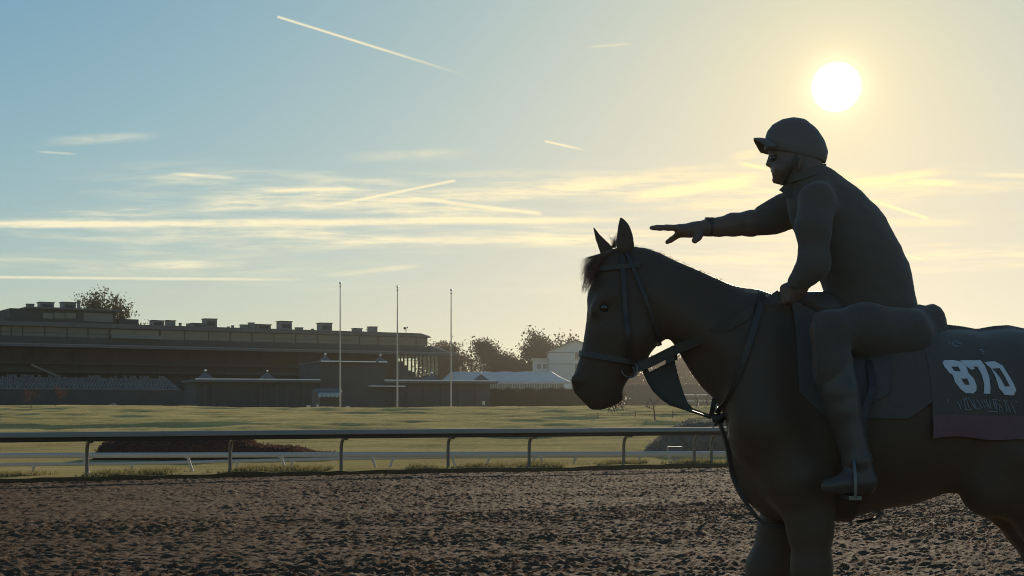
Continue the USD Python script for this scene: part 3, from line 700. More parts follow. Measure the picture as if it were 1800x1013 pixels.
def white_fence():
    Y = 156.0; x0, x1 = q(1186, Y), q(1400, Y); t = thing("white_fence", "thin white rail fence on the far side of the infield", "fence", (0, Y, 0))
    zt = at(900, 693.5, Y)[2]
    obj("top_rail", box(x0, x1, -.05, .05, zt - .09, zt + .03), M["white_trim"], t)
    obj("lower_rail", box(x0, x1, -.04, .04, zt - .75, zt - .68), M["white_trim"], t)
    for x in np.arange(x0, x1, 2.6):
        obj("post", box(x - .05, x + .05, .051, .15, float(land(x, Y)) - .2, zt), M["white_trim"], t)
white_fence()
def low_fence():
    Y = 118.0; x0, x1 = q(1030, Y), q(1300, Y); t = thing("wire_fence", "low dark wire fence with thin posts across the infield grass", "fence", (0, Y, 0))
    zt = at(900, 731, Y)[2]
    zs = lambda x: float(land(x, Y)) + .42
    xs = np.linspace(x0, x1, 24)
    obj("wire", tube([[x, 0, zs(x)] for x in xs], .022, 5), M["twig"], t)
    for x in np.arange(x0 + 1, x1, 3.1):
        obj("post", tube([[x, .04, zs(x) - .7], [x, .04, zs(x) + .28]], .035, 6), M["twig"], t)
low_fence()
def ground_box():
    Y = 50.5; b = at(1186, 714, Y); g = float(land(b[0], Y)); t = thing("equipment_box", "grey box with a dark lid beside the low white rail", "box", (b[0], Y, g))
    zt = at(900, 785, Y)[2] - g
    obj("body", box(-.22, .22, -.2, .2, -.1, zt - .2), M["soil_box"], t)
    l = trimesh.creation.box([.5, .46, .195]); l.apply_translation([0, 0, zt - .098]); obj("lid", l, M["dark_box"], t)
    obj("hinge", box(-.15, -.05, .2, .24, zt - .3, zt - .1), M["metal_unit"], t); obj("latch", box(-.03, .03, -.225, -.2, zt - .35, zt - .15), M["metal_unit"], t)
ground_box()

# ------------------------------------------------------------------ the rails
def sweep(prof, path2, zs):
    """prof: closed (n, z) section; path2: points on the ground plan; zs: height offset at each."""
    p = np.asarray(path2, float); d = np.gradient(p, axis=0); d /= np.linalg.norm(d, axis=1, keepdims=True); n = np.stack([d[:, 1], -d[:, 0]], 1)
    prof = np.asarray(prof, float); k = len(prof)
    V = np.concatenate([np.concatenate([p[i] + n[i] * prof[:, :1], prof[:, 1:] + zs[i]], 1) for i in range(len(p))])
    T = []
    for i in range(len(p) - 1):
        for j in range(k):
            a, b, c, e = i * k + j, i * k + (j + 1) % k, (i + 1) * k + (j + 1) % k, (i + 1) * k + j
            T += [[a, b, c], [a, c, e]]
    m = trimesh.Trimesh(V, T, process=False)
    caps = trimesh.creation.triangulate_polygon(Polygon(prof), engine="earcut")
    cf = caps[1]; idx = [int(np.argmin(np.linalg.norm(prof - v, axis=1))) for v in caps[0]]
    e = (len(p) - 1) * k
    m.faces = np.vstack([m.faces, [[idx[c] for c in f[::-1]] for f in cf], [[e + idx[c] for c in f] for f in cf]])
    m.fix_normals()
    return m
def running_rail():
    t = thing("running_rail", "long grey running rail with a rounded cover on bent posts beside the dirt track", "rail", (0, 0, 0))
    path = resample(RP, .6); path = np.stack([ndimage.gaussian_filter1d(path[:, 0], 4, mode="nearest"), ndimage.gaussian_filter1d(path[:, 1], 4, mode="nearest")], 1)
    prof = [(-.11, 1.035), (-.095, 1.065), (-.04, 1.083), (.04, 1.075), (.12, 1.045), (.18, 1.0), (.20, .972), (.20, .958), (.185, .956), (.165, .985), (.10, 1.02), (.03, 1.035), (-.06, 1.035), (-.09, 1.02)]
    posts = [(-16.4, 31.25), (-13.2, 32.8)] + [tuple(r) for r in RP[2:9]] + [(6.16, 42.05), (8.3, 43.1), (11.2, 44.5), (14.0, 45.85), (16.8, 47.2)]
    obj("rail_cover", sweep(prof, path, np.zeros(len(path))), M["rail_cover"], t, smooth=35)
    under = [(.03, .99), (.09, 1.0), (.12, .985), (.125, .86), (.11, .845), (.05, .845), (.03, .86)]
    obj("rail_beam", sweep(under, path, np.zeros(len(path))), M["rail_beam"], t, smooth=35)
    for x, y in posts:
        c = np.array([x, y]); i = int(np.argmin(np.linalg.norm(path - c, axis=1))); i = min(max(i, 1), len(path) - 2)
        d = path[i + 1] - path[i - 1]; d /= np.linalg.norm(d); n = np.array([d[1], -d[0]])
        pr = [(-.30, -.35), (-.30, .45), (-.292, .60), (-.255, .72), (-.18, .805), (-.07, .855), (.06, .865)]
        ps = obj("post", tube([[*(path[i] + n * a), z] for a, z in pr], .047, 10, sy=1), M["rail_post"], t, smooth=50)
        e = path[i] + n * .05
        obj("clamp", cat([tube([[*(e - d * .07), .866], [*(e + d * .07), .866]], .062, 8)]), M["rail_post"], ps, smooth=40)
    # joints of the cover
    s = np.arange(3, len(path) - 3, 10)
    for i in s:
        d = path[i + 1] - path[i - 1]; d /= np.linalg.norm(d)
        pr = [(a * 1.02 + (.002 if a > 0 else -.002), z + .004) for a, z in prof[:7]] + [(a, z) for a, z in prof[7:]]
        obj("joint_band", sweep(pr, [path[i] - d * .04, path[i] + d * .04], np.zeros(2)), M["rail_cover"], t)
running_rail()
def turf_rail(label, pxy, Y, posts, tall, lean):
    t = thing("turf_rail", label, "rail", (0, 0, 0))
    pts = np.array([at(px, py, Y) for px, py in pxy]); xs = np.arange(pts[0, 0], pts[-1, 0], .5)
    zs = ndimage.gaussian_filter1d(np.interp(xs, pts[:, 0], pts[:, 2]), 3, mode="nearest")
    path = np.stack([xs, np.full(len(xs), Y)], 1); r = tall / 2
    prof = [(r * .75 * math.cos(a), -r + r * math.sin(a)) for a in np.linspace(0, 2 * np.pi, 14, endpoint=False)]
    obj("rail_pipe", sweep(prof, path, zs), M["white_rail"], t, smooth=40)
    for px in posts:
        x = at(px, 714, Y)[0]; z = float(np.interp(x, xs, zs)) - tall * .9; g = float(land(x, Y)) - .1
        h = z - g
        p = obj("post", tube([[x, Y, z], [x + lean * h, Y + .10, g]], .045, 10), M["white_rail"], t, smooth=50)
        obj("bracket", box(x - .09, x + .09, Y - .05, Y + .05, z - .03, z + .05), M["white_rail"], p)
turf_rail("upper low white rail of the turf course, level across the picture", [(-500, 798), (0, 796.5), (600, 794.5), (1000, 794), (1300, 793), (1800, 792)], 47.0, [-190, -20, 146, 330, 494, 654, 795, 950, 1175, 1330, 1500], .18, .30)
turf_rail("second white turf rail, sagging lower towards the left of the picture", [(-500, 826), (0, 814), (200, 813), (370, 809), (480, 806), (590, 804), (700, 801.5), (850, 800), (1000, 799), (1300, 798)], 50.0, [-100, 60, 233, 418, 514, 690, 860, 940, 1012, 1125, 1240], .12, -.35)

# ------------------------------------------------------------------ rough grass along the rail
def verge():
    rng = np.random.default_rng(12); n = 26000
    xs = rng.uniform(-17, 9, n); e = rng.gamma(1.6, .8, n) * .9 + .05
    keep = meshkit.fbm(np.stack([xs * .9, e * .8, 0 * xs], -1), 3, 9) > .50
    xs, e = xs[keep], e[keep]; yr = np.interp(xs, RP[:, 0], RP[:, 1]); Y = yr + e / .901
    z = land(xs, Y); n = len(xs)
    h = rng.uniform(.05, .17, n) * (1 - .4 * (e < .3)); a = rng.uniform(0, 2 * np.pi, n); w = rng.uniform(.008, .016, n); ln = rng.normal(0, .5, (n, 2)) * h[:, None]
    B = np.stack([xs, Y, z - .01], -1); s = np.stack([np.cos(a) * w, np.sin(a) * w, 0 * a], -1)
    mid = B + np.stack([ln[:, 0] * .4, ln[:, 1] * .4, h * .6], -1); tip = B + np.stack([ln[:, 0], ln[:, 1], h], -1)
    V = np.stack([B - s, B + s, mid + s * .7, mid - s * .7, tip], 1).reshape(-1, 3); i = np.arange(n)[:, None] * 5
    o = obj("verge_grass", trimesh.Trimesh(V, np.vstack([i + [0, 1, 2], i + [0, 2, 3], i + [3, 2, 4]]), process=False), M["blade"], kind="stuff")
    tag(o, "dry rough grass tufts along the foot of the rail", "grass")
verge()

# ------------------------------------------------------------------ sculpting tools: signed distance fields on a grid, meshed by surface nets
D = 5.32                      # distance of the horse's midline from the camera
def wp(px, py, off=0.0):
    return at(px, py, D - off)
HG = .473                     # height of the ground under the horse
def surface_nets(S, lo, h):
    """Mesh of the zero level of the grid S (negative inside)."""
    nx, ny, nz = S.shape; ins = S < 0
    c = ins[:-1, :-1, :-1].astype(np.int8)
    tot = np.zeros_like(c)
    for i, j, k in np.ndindex(2, 2, 2): tot += ins[i:nx - 1 + i, j:ny - 1 + j, k:nz - 1 + k]
    act = (tot > 0) & (tot < 8); I = np.argwhere(act); vid = np.full(act.shape, -1); vid[act] = np.arange(len(I))
    acc = np.zeros((len(I), 3)); cnt = np.zeros(len(I))
    C = list(np.ndindex(2, 2, 2))
    for a in C:
        for b in C:
            if sum(abs(np.array(a) - b)) != 1 or a > b: continue
            va = S[I[:, 0] + a[0], I[:, 1] + a[1], I[:, 2] + a[2]]; vb = S[I[:, 0] + b[0], I[:, 1] + b[1], I[:, 2] + b[2]]
            x = (va < 0) != (vb < 0); t = np.where(x, va / np.where(va == vb, 1, va - vb), 0)
            acc += np.where(x[:, None], np.array(a) + t[:, None] * (np.array(b) - a), 0); cnt += x
    V = (I + acc / cnt[:, None]) * h + lo
    Fq = []
    for ax in range(3):
        sl0 = [slice(1, -1)] * 3; sl1 = [slice(1, -1)] * 3; sl0[ax] = slice(0, -1); sl1[ax] = slice(1, None)
        A, B = ins[tuple(sl0)], ins[tuple(sl1)]
        E = np.argwhere(A != B); 
        if not len(E): continue
        flip = A[tuple(E.T)]; base = E + 1; base[:, ax] -= 1
        u, v = (ax + 1) % 3, (ax + 2) % 3
        def g(du, dv):
            q = base.copy(); q[:, u] += du; q[:, v] += dv; return vid[tuple(q.T)]
        q = np.stack([g(-1, -1), g(0, -1), g(0, 0), g(-1, 0)], 1)
        q[~flip] = q[~flip][:, ::-1]; Fq.append(q)
    q = np.vstack(Fq); q = q[(q >= 0).all(1)]
    return trimesh.Trimesh(V, np.vstack([q[:, [0, 1, 2]], q[:, [0, 2, 3]]]), process=False)
class Field:
    def __init__(self, lo, hi, h):
        self.lo, self.h = np.array(lo, float), h
        self.n = np.ceil((np.array(hi) - lo) / h).astype(int) + 1
        self.ax = [self.lo[i] + h * np.arange(self.n[i]) for i in range(3)]
        self.S = np.full(self.n, 1.0, np.float32)
    def sub(self, lo, hi):
        a = np.clip(np.floor((np.asarray(lo) - self.lo) / self.h).astype(int), 0, self.n); b = np.clip(np.ceil((np.asarray(hi) - self.lo) / self.h).astype(int) + 1, 0, self.n)
        s = tuple(slice(i, j) for i, j in zip(a, b))
        return s, np.meshgrid(*[self.ax[i][s[i]] for i in range(3)], indexing="ij")
    def blend(self, s, d, k, op="add"):
        o = self.S[s]
        if op == "add":
            hh = np.maximum(k - np.abs(o - d), 0) / k; self.S[s] = np.minimum(o, d) - hh * hh * k / 4
        elif op == "cut":
            hh = np.maximum(k - np.abs(o + d), 0) / k; self.S[s] = np.maximum(o, -d) + hh * hh * k / 4
    def cone(self, p0, r0, p1, r1, k=.03, sy=1.0, op="add"):
        """A tapering limb between two points; sy flattens (below 1) or widens it across the horse."""
        p0, p1 = np.array(p0, float), np.array(p1, float); m = max(r0, r1) * max(1, sy) + k + .02
        s, (X, Y, Z) = self.sub(np.minimum(p0, p1) - m, np.maximum(p0, p1) + m)
        if X.size == 0: return
        ab = p1 - p0; L2 = ab @ ab + 1e-12
        t = np.clip(((X - p0[0]) * ab[0] + (Y - p0[1]) * ab[1] + (Z - p0[2]) * ab[2]) / L2, 0, 1)
        dx, dy, dz = X - p0[0] - t * ab[0], (Y - p0[1] - t * ab[1]) / sy, Z - p0[2] - t * ab[2]
        self.blend(s, np.sqrt(dx * dx + dy * dy + dz * dz) - (r0 + t * (r1 - r0)), k, op)
    def chain(self, pts, k=.03, sy=1.0, op="add"):
        for (p0, r0), (p1, r1) in zip(pts[:-1], pts[1:]): self.cone(p0, r0, p1, r1, k, sy, op)
    def ball(self, p, r, k=.03, sy=1.0, op="add"): self.cone(p, r, p, r, k, sy, op)
    def plate(self, pl, k=.03, op="add", y0=D):
        """Adds an inflated outline (Plate)."""
        s, (X, Y, Z) = self.sub([pl.x0, y0 - pl.maxw - k - .02, pl.z0], [pl.x1, y0 + pl.maxw + k + .02, pl.z1])
        if X.size: self.blend(s, pl.dist(X, Y - y0, Z), k, op)
    def mesh(self, iters=0):
        m = surface_nets(np.pad(self.S, 1, constant_values=1.0), self.lo - self.h, self.h)
        if iters:
            f = m.faces; n = len(m.vertices); e = np.vstack([f[:, [0, 1]], f[:, [1, 2]], f[:, [2, 0]]]); e = np.vstack([e, e[:, ::-1]])
            A = sparse.csr_matrix((np.ones(len(e)), (e[:, 0], e[:, 1])), (n, n)); A.data[:] = 1; W = sparse.diags(1 / np.maximum(np.asarray(A.sum(1)).ravel(), 1)) @ A; v = np.array(m.vertices)
            for _ in range(iters):
                for lam in (.5, -.52): v = v + lam * (W @ v - v)
            m.vertices = v
        return m
class Plate:
    """A side outline, in photograph pixels, given a rounded thickness: half width = k * sqrt(2 h), h solving Poisson's equation inside the outline."""
    def __init__(self, pix, k, off=0.0, res=.006, pad=.12, smooth=1.0, kpts=None, ksig=.16):
        P = np.array([wp(x, y, off)[[0, 2]] for x, y in pix]); self.off = off
        self.x0, self.z0 = P.min(0) - pad; self.x1, self.z1 = P.max(0) + pad; self.res = res
        nx, nz = int((self.x1 - self.x0) / res) + 1, int((self.z1 - self.z0) / res) + 1; ss = 4
        im = Image.new("L", (nx * ss, nz * ss)); ImageDraw.Draw(im).polygon([((x - self.x0) / res * ss + ss / 2, (z - self.z0) / res * ss + ss / 2) for x, z in P], fill=1)
        b = np.asarray(im) > 0
        sd = (ndimage.distance_transform_edt(~b) - ndimage.distance_transform_edt(b))
        sd = ndimage.gaussian_filter(sd.astype(float), smooth * ss * .5)
        sd = sd.reshape(nz, ss, nx, ss).mean((1, 3)).T * res / ss          # (x, z), metres
        ins = sd < 0; idx = np.full(sd.shape, -1); idx[ins] = np.arange(ins.sum()); n = int(ins.sum())
        I = np.argwhere(ins); rows, cols, vals = [], [], []; diag = np.zeros(n); rhs = np.ones(n)
        me = idx[ins]
        for d in ((1, 0), (-1, 0), (0, 1), (0, -1)):
            q = I + d; nb = idx[q[:, 0], q[:, 1]]; fin = nb >= 0
            s0, s1 = sd[ins], sd[q[:, 0], q[:, 1]]
            th = np.where(fin, 1.0, np.clip(s0 / (s0 - s1 - 1e-12), .15, 1))
            diag += 1 / th / res ** 2
            rows.append(me[fin]); cols.append(nb[fin]); vals.append(np.full(fin.sum(), -1 / res ** 2))
        A = sparse.csr_matrix((np.concatenate(vals + [diag]), (np.concatenate(rows + [me]), np.concatenate(cols + [me]))), (n, n))
        h = np.zeros(sd.shape); h[ins] = spsolve(A.tocsc(), rhs)
        R = .06
        self.h2 = np.where(ins, 2 * h, -2 * R * np.maximum(sd, 0))
        if kpts is None: self.k = np.full(sd.shape, float(k))
        else:
            gx, gz = np.meshgrid(self.x0 + res * np.arange(nx), self.z0 + res * np.arange(nz), indexing="ij"); W = 0; K = 0
            for x, y, kk in kpts:
                c = wp(x, y, off); w = 1e-6 + np.exp(-((gx - c[0]) ** 2 + (gz - c[2]) ** 2) / (2 * ksig ** 2)); W = W + w; K = K + w * kk
            self.k = K / W
        gxh, gzh = np.gradient(self.h2, res); self.g = np.sqrt(gxh ** 2 + gzh ** 2)
        self.sd = sd; self.maxw = float((self.k * np.sqrt(np.maximum(self.h2, 0))).max())
    def sample(self, F_, X, Z):
        return ndimage.map_coordinates(F_, [((np.asarray(X) - self.x0) / self.res).ravel(), ((np.asarray(Z) - self.z0) / self.res).ravel()], order=1, mode="nearest").reshape(np.shape(X))
    def half(self, X, Z):
        return self.sample(self.k, X, Z) * np.sqrt(np.maximum(self.sample(self.h2, X, Z), 0))
    def dist(self, X, y, Z):
        X2, Z2 = X[:, 0, :], Z[:, 0, :]
        h2, g, k = (self.sample(f, X2, Z2)[:, None, :] for f in (self.h2, self.g, self.k))
        v = y * y / (k * k) - h2
        return v / np.maximum(np.sqrt((2 * y / (k * k)) ** 2 + g ** 2), .05)
    def mesh(self, h, y0=None, iters=1):
        y0 = D - self.off if y0 is None else y0
        f = Field([self.x0 + .06, y0 - self.maxw - 3 * h, self.z0 + .06], [self.x1 - .06, y0 + self.maxw + 3 * h, self.z1 - .06], h); f.plate(self, k=1e-6, y0=y0)
        return f.mesh(iters)
def shift(m, o):
    m = m.copy(); m.vertices = m.vertices - np.asarray(o, float); return m
def flat_piece(pix, off, thick, bend=None):
    """A sheet cut to an outline given in pixels, standing in the plane at this offset; bend(x, z) gives a sideways curve."""
    P = [tuple(wp(x, y, off)[[0, 2]]) for x, y in pix]
    v, f = trimesh.creation.triangulate_polygon(Polygon(P).buffer(0), engine="earcut")
    m = trimesh.Trimesh(np.column_stack([v[:, 0], np.zeros(len(v)), v[:, 1]]), f, process=False)
    for _ in range(2):
        vv, ff = trimesh.remesh.subdivide(m.vertices, m.faces); m = trimesh.Trimesh(vv, ff)
    y = np.zeros(len(m.vertices)) if bend is None else bend(m.vertices[:, 0], m.vertices[:, 2])
    ed = trimesh.grouping.group_rows(m.edges_sorted, require_count=1); E = m.edges[ed]; n = len(m.vertices)
    V = np.vstack([m.vertices * [1, 0, 1] + np.column_stack([0 * y, y - thick / 2 + D - off, 0 * y]), m.vertices * [1, 0, 1] + np.column_stack([0 * y, y + thick / 2 + D - off, 0 * y])])
    side = np.vstack([np.column_stack([E[:, 0], E[:, 1], E[:, 1] + n]), np.column_stack([E[:, 0], E[:, 1] + n, E[:, 0] + n])])
    r = trimesh.Trimesh(V, np.vstack([m.faces, m.faces[:, ::-1] + n, side]), process=False); r.fix_normals(); return r
def curves(name, strands, w0, w1, mat, parent):
    pts = np.vstack(strands); cnt = [len(s) for s in strands]
    pp = path_of(parent); c = UsdGeom.BasisCurves.Define(stage, pp + "/" + numbered(pp, name))
    c.CreateTypeAttr("linear"); c.CreatePointsAttr(Vt.Vec3fArray.FromNumpy(pts.astype(np.float32))); c.CreateCurveVertexCountsAttr(Vt.IntArray(cnt))
    c.CreateWidthsAttr(Vt.FloatArray.FromNumpy(np.concatenate([np.linspace(w0, w1, k) for k in cnt]).astype(np.float32))); c.SetWidthsInterpolation("vertex")
    UsdShade.MaterialBindingAPI.Apply(c.GetPrim()).Bind(mat); tag(c, kind="stuff"); return c.GetPrim()

# ------------------------------------------------------------------ materials of horse, tack and rider
def coat_material():
    g = G(); pos = g.add("texture_coordinate", "object")
    n = g.noise(pos, 4.0, 4.0, .6); f = g.noise(g.mapping(pos, (60, 60, 220)), 1.0, 3.0, .6)
    c = g.mixc(n, COAT_A, COAT_B); c = g.mixc(g.math("multiply", f, .35), c, COAT_C)
    nrm = g.add("bump", "normal", height=f, strength=.25, distance=.004)
    s = g.add("principled_bsdf", "BSDF", base_color=c, roughness=.55, specular_ior_level=.22, sheen_weight=.10, sheen_roughness=.35, sheen_tint=(.9, .7, .5), normal=nrm)
    return g.build("/World/Looks/bay_coat_look", surface=s)
COAT_A, COAT_B, COAT_C = (.060, .038, .024), (.088, .058, .038), (.105, .072, .048)
M["coat"] = coat_material()
M["hair"] = simple("mane_look", (.13, .06, .032), .45, .4, 30, spec=.5)
M["tail_hair"] = simple("tail_hair_look", (.05, .035, .028), .5, .4, 30, spec=.5)
M["muzzle"] = simple("hoof_look", (.07, .062, .058), .5, .3, 12)
M["eye"] = simple("eye_look", (.02, .014, .01), .2, .1, 5, spec=.8)
M["leather"] = simple("bridle_leather_look", (.032, .025, .019), .42, .25, 14, spec=.5, bump=.002, bscale=160)
M["bib"] = simple("bib_cloth_look", (.075, .068, .058), .75, .15, 8, bump=.003, bscale=220)
M["steel"] = simple("steel_look", (.16, .155, .145), .45, .05, 5, metallic=1.0)
M["sheet"] = simple("sheet_cloth_look", (.095, .080, .066), .85, .18, 5, bump=.004, bscale=190, sheen=.2)
M["maroon"] = simple("maroon_band_look", (.15, .085, .09), .85, .2, 5, bump=.004, bscale=190, sheen=.2)
M["number"] = simple("number_print_look", (.56, .58, .60), .7, .12, 6)
M["print"] = simple("faint_print_look", (.19, .21, .22), .7, .4, 25)
M["shirt"] = simple("shirt_look", (.098, .080, .062), .85, .15, 5, bump=.004, bscale=90, sheen=.15)
M["breeches"] = simple("breeches_look", (.080, .063, .047), .85, .35, 9, bump=.004, bscale=90, sheen=.15)
M["boot"] = simple("boot_look", (.05, .040, .031), .4, .2, 8, spec=.5)
M["skin"] = simple("skin_look", (.13, .082, .058), .5, .12, 12, spec=.4)
M["helmet"] = simple("helmet_look", (.105, .082, .065), .5, .15, 5, spec=.45)
M["saddle"] = simple("saddle_leather_look", (.07, .056, .045), .5, .2, 10, spec=.4, bump=.002, bscale=120)

# ------------------------------------------------------------------ the horse
HORSE = [(1080, 437), (1100, 432), (1116, 434), (1138, 437), (1158, 444), (1185, 457.5), (1217, 471), (1256, 488.5), (1296, 506.5), (1323, 517), (1350, 528), (1390, 530), (1430, 541), (1480, 557), (1550, 576),
         (1610, 585), (1660, 585), (1689, 586), (1717, 590), (1745, 586), (1775, 583), (1800, 588), (1860, 598), (1930, 618), (1990, 648), (2040, 690), (2068, 735), (2078, 790), (2066, 850), (2040, 905), (2000, 955),
         (1950, 985), (1895, 1010), (1850, 1022), (1800, 977), (1790, 967), (1767, 937), (1733, 907), (1707, 887), (1697, 870), (1689, 856), (1667, 863), (1633, 877), (1600, 887), (1557, 894), (1533, 899), (1500, 908),
         (1455, 916), (1420, 918), (1395, 916), (1352, 913), (1330, 897), (1313, 880), (1297, 857), (1291, 833), (1283, 810), (1281, 783), (1279, 747), (1272, 725), (1252, 697), (1237, 684), (1217, 658), (1201, 632),
         (1188, 609), (1181, 599), (1172, 593), (1165, 600), (1154, 607), (1142, 621), (1136, 636), (1128, 646), (1114, 655), (1100, 673), (1094, 687), (1096, 696), (1093, 707), (1078, 713), (1069, 717), (1059, 721),
         (1045, 721.5), (1037, 720), (1029, 711), (1019, 700), (1007.5, 688), (1005, 674), (1009, 660), (1017, 636), (1025, 605), (1031, 569), (1033, 545), (1032, 522), (1036, 510), (1043, 495), (1046, 470), (1054, 450), (1066, 440)]
HB = Plate(HORSE, .6, kpts=[(1040, 700, .72), (1060, 600, .64), (1100, 520, .66), (1125, 580, .62), (1230, 560, .46), (1200, 500, .44), (1320, 640, .52), (1385, 720, .64), (1470, 720, .80), (1600, 730, .86), (1720, 720, .78), (1860, 740, .68), (1990, 800, .55), (1830, 950, .55)])
hb0 = np.array([wp(1560, 714)[0], D, HG])
def legs():
    L = lambda *j: [(wp(x, y, o), r) for x, y, o, r in j]
    nf = L((1410, 850, .13, .105), (1424, 925, .135, .076), (1427, 1000, .135, .066), (1434, 1062, .135, .046), (1436, 1085, .135, .045), (1437, 1110, .135, .033), (1438, 1165, .135, .032), (1440, 1186, .135, .038), (1430, 1215, .135, .031), (1424, 1238, .135, .042))
    ff = L((1395, 850, -.13, .105), (1378, 930, -.135, .090), (1353, 1000, -.135, .082), (1332, 1066, -.135, .047), (1327, 1090, -.135, .045), (1322, 1112, -.135, .034), (1306, 1170, -.135, .032), (1300, 1190, -.135, .038), (1285, 1216, -.135, .031), (1277, 1238, -.135, .042))
    nh = L((1800, 800, .13, .18), (1850, 920, .15, .105), (1905, 1000, .15, .062), (1937, 1040, .15, .056), (1945, 1075, .15, .043), (1956, 1150, .15, .036), (1962, 1182, .15, .042), (1950, 1212, .15, .034), (1944, 1238, .15, .046))
    fh = L((1790, 800, -.13, .18), (1810, 910, -.15, .105), (1838, 995, -.15, .062), (1862, 1040, -.15, .056), (1864, 1075, -.15, .043), (1862, 1150, -.15, .036), (1862, 1182, -.15, .042), (1848, 1212, -.15, .034), (1842, 1238, -.15, .046))
    return nf, ff, nh, fh
HOOVES = []; FL = {}
def horse():
    t = thing("horse", "dark bay horse walking left with lowered head and pricked ears, carrying the rider", "horse", hb0)
    f = Field([wp(990, 700)[0], D - .40, HG - .01], [wp(2100, 700)[0], D + .40, wp(1000, 415)[2]], .0105)
    f.plate(HB, k=1e-4)
    for ch in legs():
        f.chain(ch, k=.05)
        tip = ch[-1][0]; HOOVES.append(tip)
    B = lambda px, py, off, r, k=.04, sy=1.0, op="add": f.ball(wp(px, py, off), r, k, sy, op)
    for s in (1, -1):
        B(1112, 590, s * .055, .060, .06)                      # cheek
        f.cone(wp(1068, 520, s * .075), .020, wp(1048, 545, s * .068), .016, .05)   # brow above the eye
        B(1062, 541, s * .088, .017, .012, op="cut")           # eye socket
        f.cone(wp(1065, 580, s * .060), .012, wp(1088, 640, s * .052), .008, .05)   # facial crest
        B(1018, 676, s * .040, .014, .02, .8, "cut")           # nostril
        B(1013, 668, s * .036, .018, .03)                      # its rim
        f.cone(wp(1048, 704, s * .05), .004, wp(1094, 684, s * .05), .004, .008, op="cut")   # line of the mouth
        f.cone(wp(1330, 560, s * .08), .07, wp(1335, 740, s * .17), .10, .12)      # shoulder blade
        f.cone(wp(1390, 830, s * .13), .11, wp(1355, 770, s * .14), .09, .08)      # upper arm
        B(1332, 772, s * .10, .085, .06)                       # breast
        f.cone(wp(1160, 525, s * .050), .04, wp(1300, 620, s * .09), .05, .08)    # neck muscle
        B(1870, 700, s * .13, .19, .12)                        # croup
        f.cone(wp(1985, 740, s * .12), .12, wp(1930, 900, s * .14), .10, .10)      # buttock
        B(1738, 860, s * .14, .10, .09)                        # stifle
    # how far the flank stands out, looked up by the tack
    ins = f.S < 0; zero = ins.any(1); j = ins.argmax(1); jj = np.clip(j, 1, None)
    s1 = np.take_along_axis(f.S, jj[:, None, :], 1)[:, 0]; s0 = np.take_along_axis(f.S, jj[:, None, :] - 1, 1)[:, 0]
    yy = f.ax[1][0] + f.h * (jj - np.where(s0 > s1, -s1 / np.maximum(s0 - s1, 1e-9), 0)); FL["half"] = np.where(zero, D - yy, 0.0); FL["f"] = f
    m = f.mesh(1)
    obj("body", shift(m, hb0), M["coat"], t, smooth=True)
    for c in HOOVES:
        top, z = c.copy(), HG - .015
        ring = lambda zz, r, fx: [[top[0] + fx + r * 1.12 * math.cos(a), top[1] + r * math.sin(a), zz] for a in np.linspace(0, 2 * np.pi, 24, endpoint=False)]
        m = trimesh.convex.convex_hull(np.array(ring(top[2] + .005, .046, 0) + ring(z, .064, -.018) + ring(z + .02, .063, -.016)))
        obj("hoof", shift(m, hb0), M["muzzle"], t, smooth=50)
    for s in (1, -1):
        e = trimesh.creation.icosphere(3, .0185); e.apply_translation(wp(1062, 541, s * .072)); obj("eye", shift(e, hb0), M["eye"], t, smooth=True)
    # ears
    near = [(1084, 440), (1083.5, 424), (1085, 408), (1087, 394), (1090.5, 380.5), (1097, 385), (1104, 392), (1109, 402), (1113, 416), (1115.5, 434), (1108, 444), (1095, 447)]
    far = [(1056, 449), (1053, 438), (1047.5, 424), (1043.5, 408), (1041.5, 393), (1047, 402), (1054, 411), (1063, 420), (1074, 431), (1080, 440), (1070, 452)]
    for P, o in ((near, .055), (far, -.055)):
        pl = Plate(P, .62, off=o, res=.003, pad=.09, smooth=.6); ff = Field([pl.x0 + .05, D - o - .05, pl.z0 + .05], [pl.x1 - .05, D - o + .05, pl.z1 - .05], .004); ff.plate(pl, 1e-5, y0=D - o)
        c = [(wp(*np.mean([P[3], P[7]], 0), o + .028), .011), (wp(*np.mean([P[1], P[9]], 0), o + .03), .016)] if o > 0 else [(wp(1050, 416, o + .026), .009), (wp(1062, 436, o + .028), .012)]
        ff.chain(c, .01, op="cut")
        obj("ear", shift(ff.mesh(1), hb0), M["coat"], t, smooth=True)
    # hair
    rng = np.random.default_rng(3); st = []
    def strand(p, q, sag, n=7, jit=.004, off0=0.0, off1=0.0):
        a, b = wp(*p, off0), wp(*q, off1); u = np.linspace(0, 1, n)[:, None]
        c = a + (b - a) * u; c[:, 0] += sag * np.sin(u[:, 0] * np.pi); c += np.cumsum(rng.normal(size=(n, 3)) * jit * .5, 0) * u
        return c - hb0
    for i in range(420):                                        # forelock
        u = rng.random(); v = rng.random()
        st.append(strand((1054 + 26 * u, 449 - 9 * u), (1021 + 24 * v + rng.normal() * 2, 455 + 62 * rng.random() ** .7 * (1 - .15 * v)), -.012 + rng.normal() * .008, off0=rng.normal() * .02, off1=.02 + rng.normal() * .035))
    for i in range(60):
        st.append(strand((1072 + 10 * rng.random(), 436), (1074 + 12 * rng.random(), 414 + 10 * rng.random()), .004, jit=.006, off0=rng.normal() * .015))
    obj_h = curves("forelock", st, .0016, .0006, M["hair"], t)
    st = []
    crest = np.array([(1100, 434), (1116, 435), (1138, 438), (1158, 445), (1185, 458), (1217, 472), (1256, 490), (1296, 508), (1323, 518), (1352, 529)])
    cu = np.concatenate([[0], np.cumsum(np.linalg.norm(np.diff(crest, axis=0), axis=1))])
